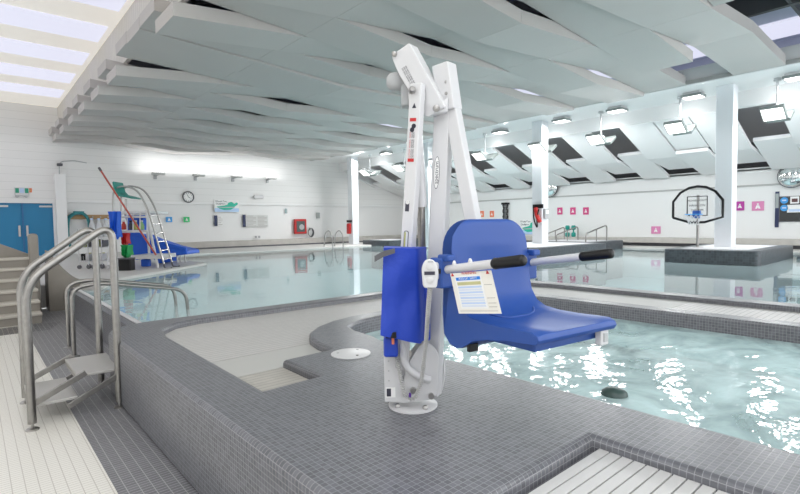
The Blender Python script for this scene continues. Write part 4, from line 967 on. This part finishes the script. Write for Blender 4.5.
# side wall notice board, mirrors, black rope holder
t = R_.thing('notice_board_sign', 792, 208, 'black notice board with blue and white posters at the right edge', 'notice board')
u0, z0 = R_.loc(780, 221); u1, z1 = R_.loc(815, 196); fr_ = R_.box('frame', u0 - .03, u1 + .03, z0 - .03, z1 + .03, 0, .03, DGREY, t); fb = R_.box('felt', u0, u1, z0, z1, .03, .04, BOARD, t)
for (px, py) in ((784.5, 200.5), (784.5, 208)):
    u, z = R_.loc(px, py); MB().lathe([(.11, 0), (.11, .005), (.01, .005)], n=18, M=R_.M(u, z, .04)).build('round_poster', SBLUE, fb); R_.box('poster_print', u - .06, u + .06, z - .02, z + .03, .045, .048, LBLUE, fb)
u, z = R_.loc(795, 200); R_.box('poster', u - .12, u + .12, z - .12, z + .12, .04, .045, PAPER, fb); R_.box('poster_print', u - .08, u + .08, z - .07, z + .05, .045, .048, mat('poster brown', (.12, .05, .05), .5), fb)
u, z = R_.loc(797, 208.5); R_.box('poster', u - .26, u + .28, z - .13, z + .13, .04, .045, PAPER, fb); R_.box('poster_print', u - .22, u + .24, z - .1, z - .02, .045, .048, LBLUE, fb)
u0, z0 = R_.loc(775.5, 224); u1, z1 = R_.loc(778, 195)
t = R_.thing('wall_sign', 777, 209.5, 'tall narrow navy strip left of the black notice board', 'sign'); R_.box('panel', -.05, .06, -.62, .62, 0, .03, NAVY, t); R_.box('upper_print', -.04, .05, .05, .55, .03, .033, MATS['grey picture'], t)
for (px, py, r, lab) in ((793, 176, .40, 'round convex safety mirror near the right edge of the picture'), (551, 188, .44, 'round convex safety mirror partly hidden behind the middle column')):
    t = R_.thing('wall_mirror', px, py, lab, 'mirror')
    MB().lathe([(r, 0), (r * 1.03, .05), (r * .98, .07)], n=32, M=R_.M(0, 0, .10)).build('rim', DGREY, t, smooth=50)
    MB().lathe([(r * .98 * math.sin(a * PI / 2 / 8), .06 + .16 * math.cos(a * PI / 2 / 8)) for a in range(8, -1, -1)][:-1] + [(.004, .22)], n=32, M=R_.M(0, 0, .10)).build('dome', CHROME, t, smooth=80)
    R_.box('wall_mount', -.05, .05, -.05, .05, 0, .12, PGREY, t)
t = R_.thing('hanging_lane_ropes', 506.5, 218, 'dark bundle of lane ropes hung upright on the side wall', 'lane ropes')
for k in range(4): MB().tube([R_.M(-.12 + .08 * k, .72 - .06 * i, .1 + .03 * math.sin(i * 1.3 + k)) @ V(0, 0, 0) for i in range(26)], [.045 if i % 2 else .03 for i in range(26)], 6).build('rope', [BLACK, DGREY, mat('rope grey', (.2, .2, .2), .6), BLACK][k], t, smooth=60)
R_.box('hanger', -.2, .2, .70, .80, 0, .18, BLACK, t)
for px, lab in ((567.5, 'green water dumbbell standing on the side wall ledge, left of the pair'), (573.5, 'green water dumbbell standing on the side wall ledge, right of the pair')):
    q = RP(px, 233, 20.7); t = thing('foam_dumbbell', (q.x, q.y, .78), lab, 'dumbbell', 'green foam dumbbells')
    MB().tube([V(0, 0, .02), V(0, 0, .5)], .03, 8).build('bar', TEAL, t, smooth=50)
    for z in (0, .32): MB().lathe([(.07, z), (.10, z + .03), (.10, z + .15), (.07, z + .2), (.03, z + .2)], n=14).build('foam_end', TEAL, t, smooth=50)
# rescue tube and control box on the middle column, small gear on the far one
t = thing('hanging_rescue_tube', (15.09, 9.93, 1.68), 'red and black rescue tube hanging on the middle column', 'rescue tube')
MB().bb(-.06, 0, -.2, .2, .28, .42).build('hanger', BLACK, t); 
MB().tube(fillet([V(-.08, .06, .3), V(-.1, .0, .0), V(-.08, -.12, -.2)], .2, 5), .07, 10).build('tube_body', RED, t, smooth=60)
MB().tube(fillet([V(-.1, .14, .3), V(-.12, .12, -.1), V(-.1, -.02, -.45), V(-.1, -.0, -.1), V(-.14, -.1, .25)], .15, 5), .025, 6).build('strap', BLACK, t, smooth=60)
t = thing('mounted_control_box', (15.3, 9.79, 1.76), 'small grey control box on the lit face of the middle column', 'control box')
MB().bb(-.14, .10, -.08, 0, -.17, .19).build('box_body', PGREY, t, bevel=.01); MB().bb(-.10, .06, -.09, -.08, 0, .14).build('box_label', PAPER, t)
t = thing('hanging_rescue_bag', (15.09, 21.35, 1.3), 'small red and black rescue bag on the farthest column', 'bag')
MB().bb(-.06, 0, -.2, .2, .3, .42).build('hanger', BLACK, t); MB().prism(fil2([(-.12, -.3), (.1, -.3), (.14, .25), (-.1, .25)], .05, 3), 0, .12, Matrix.Translation((-.01, 0, 0)) @ basis((0, -1, 0), (0, 0, 1), (-1, 0, 0))).build('bag_body', RED, t)
# ------------------------------------------------------------------ pool fittings
t = thing('pool_ladder_rail', (13.1, 19.9, DZ), 'stainless pool ladder with two hoops at the far pool edge', 'pool ladder')
for u in (-.25, .35): MB().tube(fillet([V(u, .45, 0), V(u, .35, .62), V(u, 0, .80), V(u, -.28, .55), V(u, -.3, -.9)], .25, 6), .028, 8).build('hoop', STEEL, t, smooth=50)
for z in (-.2, -.5): MB().bb(-.25, .35, -.36, -.24, z - .02, z + .02).build('rung', STEEL, t)
for (p, lab) in (([(17.3, 9.2), (18.6, 9.2), 1.35], 'grab rail rising along the front of the railed island'), ([(17.3, 10.4), (18.6, 10.4), 1.30], 'grab rail in the middle of the railed island'), ([(17.9, 11.3), (19.1, 11.3), 1.28], 'grab rail at the back of the railed island')):
    (xa, ya), (xb, yb), zt = p; t = thing('grab_rail', (xa, ya, .725), lab, 'grab rail', 'rails on the tiled island')
    MB().tube(fillet([V(-.3, 0, 0), V(-.3, 0, zt - 1.05), V(xb - xa, 0, zt - .75), V(xb - xa, 0, 0)], .15, 5), .026, 8).build('rail', STEELW, t, smooth=50)
    MB().tube([V(.5, 0, 0), V(.5, 0, .4 + (zt - 1.30))], .02, 8).build('rail_post', STEELW, t, smooth=50)
# basketball hoop
bx, by = 14.75, 4.80
t = thing('basketball_hoop', (bx, by, .745), 'poolside basketball hoop with clear black-edged backboard on the island', 'basketball hoop')
MB().tube([V(.06, 0, 0), V(.06, 0, 1.40)], .035, 10).build('pole', STEELW, t, smooth=50)
MB().lathe([(.14, 0), (.14, .012), (.05, .02)], (.06, 0, 0), 18).build('pole_base', STEEL, t, smooth=40)
bd = [(-.60, .0), (-.60, .44), (-.42, .68), (-.2, .80), (0, .83), (.2, .80), (.42, .68), (.60, .44), (.60, .0), (.18, -.13), (-.18, -.13)]
MBD = Matrix.Translation((0, 0, .80)) @ basis((0, -1, 0), (0, 0, 1), (-1, 0, 0))
gm = bpy.data.materials.new('clear acrylic'); gm.use_nodes = True; nt = gm.node_tree; pb_ = nt.nodes['Principled BSDF']; tr_ = nt.nodes.new('ShaderNodeBsdfTransparent'); mx_ = nt.nodes.new('ShaderNodeMixShader'); mx_.inputs[0].default_value = .88
pb_.inputs['Roughness'].default_value = .05; nt.links.new(pb_.outputs[0], mx_.inputs[1]); nt.links.new(tr_.outputs[0], mx_.inputs[2]); nt.links.new(mx_.outputs[0], nt.nodes['Material Output'].inputs[0])
bp2 = MB().prism(bd, 0, .015, MBD).build('backboard', gm, t)
def outline(poly, w_):
    b = MB(); n = len(poly)
    for i in range(n): b.beam(MBD @ V(*poly[i], .008), MBD @ V(*poly[(i + 1) % n], .008), w_, .024, side=(1, 0, 0)); 
    return b
b = MB(); b.tube([MBD @ V(x, y, .008) for x, y in bd + bd[:1]], .034, 8); b.build('board_edge', BLACK, bp2)
sq = [(-.24, .05), (.24, .05), (.24, .56), (-.24, .56)]
b = MB(); b.tube([MBD @ V(x, y, .016) for x, y in sq + sq[:1]], .016, 6); b.build('target_square', BLACK, bp2)
for k, s_ in enumerate(("PLEASE DON'T", 'HANG ON', 'THE RIM')): text(s_, .082 if k else .070, BLACK, bp2, MBD @ Matrix.Translation((0, .45 - .13 * k, .018)), 'board_lettering', .002)
rg = MB().tube([V(-.26 + .2 * math.cos(a * PI / 10), .2 * math.sin(a * PI / 10), .88) for a in range(21)], .012, 8).build('rim', SBLUE, t, smooth=60)
b = MB()
for k in range(10):
    a0 = 2 * PI * k / 10; a1 = a0 + PI / 5
    for (s0, s1) in ((a0, a1), (a1, a0)): b.tube([V(-.26 + .2 * math.cos(s0), .2 * math.sin(s0), .88), V(-.26 + .14 * math.cos(s1), .14 * math.sin(s1), .72), V(-.26 + .11 * math.cos(s0), .11 * math.sin(s0), .60)], .008, 4)
b.build('net', PWHITE, t); MB().bb(-.09, .02, -.09, .09, .78, .98).build('rim_bracket', mat('bracket blue', (.02, .10, .45), .4), t, bevel=.01)
# ------------------------------------------------------------------ lamps
M45 = lambda a: Matrix.Rotation(a, 4, 'Y')
pl = None
for k, y in enumerate((3.25, 5.5, 7.85, 10.0, 12.6, 15.0, 17.4, 20.0)):
    lab = 'white twin-head pendant lamp below the soffit beam, %s from the right' % ORD[k]
    if pl is None:
        pl = thing('pendant_lamp', (15.45, y, 4.95), lab, 'pendant lamp', 'twin-head pendant lamps')
        MB().lathe([(.08, -.03), (.08, .05), (.02, .05)], n=16).build('canopy', PWHITE, pl, smooth=40)
        MB().tube([V(0, 0, 0), V(0, 0, -.72)], .028, 10).build('stem', PWHITE, pl, smooth=50)
        MB().bb(-.14, .14, -.06, .06, -.80, -.72).build('bracket', PGREY, pl, bevel=.01)
        for s_, a in ((-1, .5), (1, -.5)):
            hd = MB().box((s_ * .34, 0, -.86), (.46, .50, .09), M45(a * 1.15)).build('lamp_head', mat('lamp housing', (.26, .29, .28), .45), pl, bevel=.01)
            c = V(s_ * .34, 0, -.86) + M45(a * 1.15) @ V(0, 0, -.049); MB().box(c, (.40, .44, .008), M45(a * 1.15)).build('lens', LAMP, hd)
    else:
        c = copy_tree(pl); c.location = (15.45, y, 4.95); c['label'] = lab
fl = None
for k, y in enumerate((2.83, 5.11, 7.25, 9.15, 11.72, 14.1, 16.3, 18.5)):
    lab = 'bright square floodlight on the soffit beam, %s from the right' % ORD[k]
    if fl is None:
        fl = thing('ceiling_floodlight', (15.3, y, 4.995), lab, 'floodlight', 'floodlights on the soffit beam')
        MB().bb(-.2, .2, -.22, .22, -.06, .0).build('mounting_plate', PWHITE, fl, bevel=.01)
        hd = MB().bb(-.24, .2, -.26, .26, -.13, -.06).build('lamp_body', MATS['lamp housing'], fl, bevel=.015)
        MB().bb(-.2, .17, -.22, .22, -.14, -.13).build('lens', LAMP, hd)
    else:
        c = copy_tree(fl); c.location = (15.3, y, 4.995); c['label'] = lab
# ------------------------------------------------------------------ light
w = bpy.data.worlds.new('world'); S.world = w; w.use_nodes = True
bg = w.node_tree.nodes['Background']; bg.inputs[0].default_value = (.97, .985, 1, 1); bg.inputs[1].default_value = 1.9
def area(name, loc, target, size, power, sy=None, col=(1, 1, 1), spread=180):
    l = bpy.data.lights.new(name, 'AREA'); l.energy = power; l.size = size; l.color = col; l.spread = math.radians(spread)
    if sy: l.shape = 'RECTANGLE'; l.size_y = sy
    o = bpy.data.objects.new(name, l); COL.objects.link(o); o.location = loc
    o.rotation_euler = (Vector(target) - Vector(loc)).to_track_quat('-Z', 'Y').to_euler(); return o
for x in (6.38, 8.13, 9.92, 11.72):
    area('uplight_lamp', (x, 23.40, 3.92), (x, 23.75, 5.0), 1.5, 7, .2)
for y in (2.83, 5.11, 7.25, 9.2, 11.7, 14.1, 16.3, 18.5, 20.6):
    area('flood_lamp', (15.28, y, 4.845), (13.6, y, 0), .36, 62, .42)
for y in (3.25, 5.5, 7.85, 10.0, 12.6, 15.0, 17.4, 20):
    area('pendant_lamp', (15.07, y, 4.02), (13.0, y, .8), .38, 36, .42)
    area('aisle_lamp', (15.83, y, 4.02), (18.0, y, .8), .38, 20, .42)
    area('pendant_uplamp', (15.95, y, 4.25), (18.5, y, 4.4), .3, 7, .2)
S.view_settings.view_transform = 'Standard'; S.view_settings.look = 'None'; S.view_settings.gamma = 1; S.view_settings.exposure = 0.47
S.view_settings.use_curve_mapping = False
S.cycles.use_denoising = True
S.cycles.max_bounces = 10; S.cycles.diffuse_bounces = 6; S.cycles.transparent_max_bounces = 12; S.cycles.sample_clamp_indirect = 6
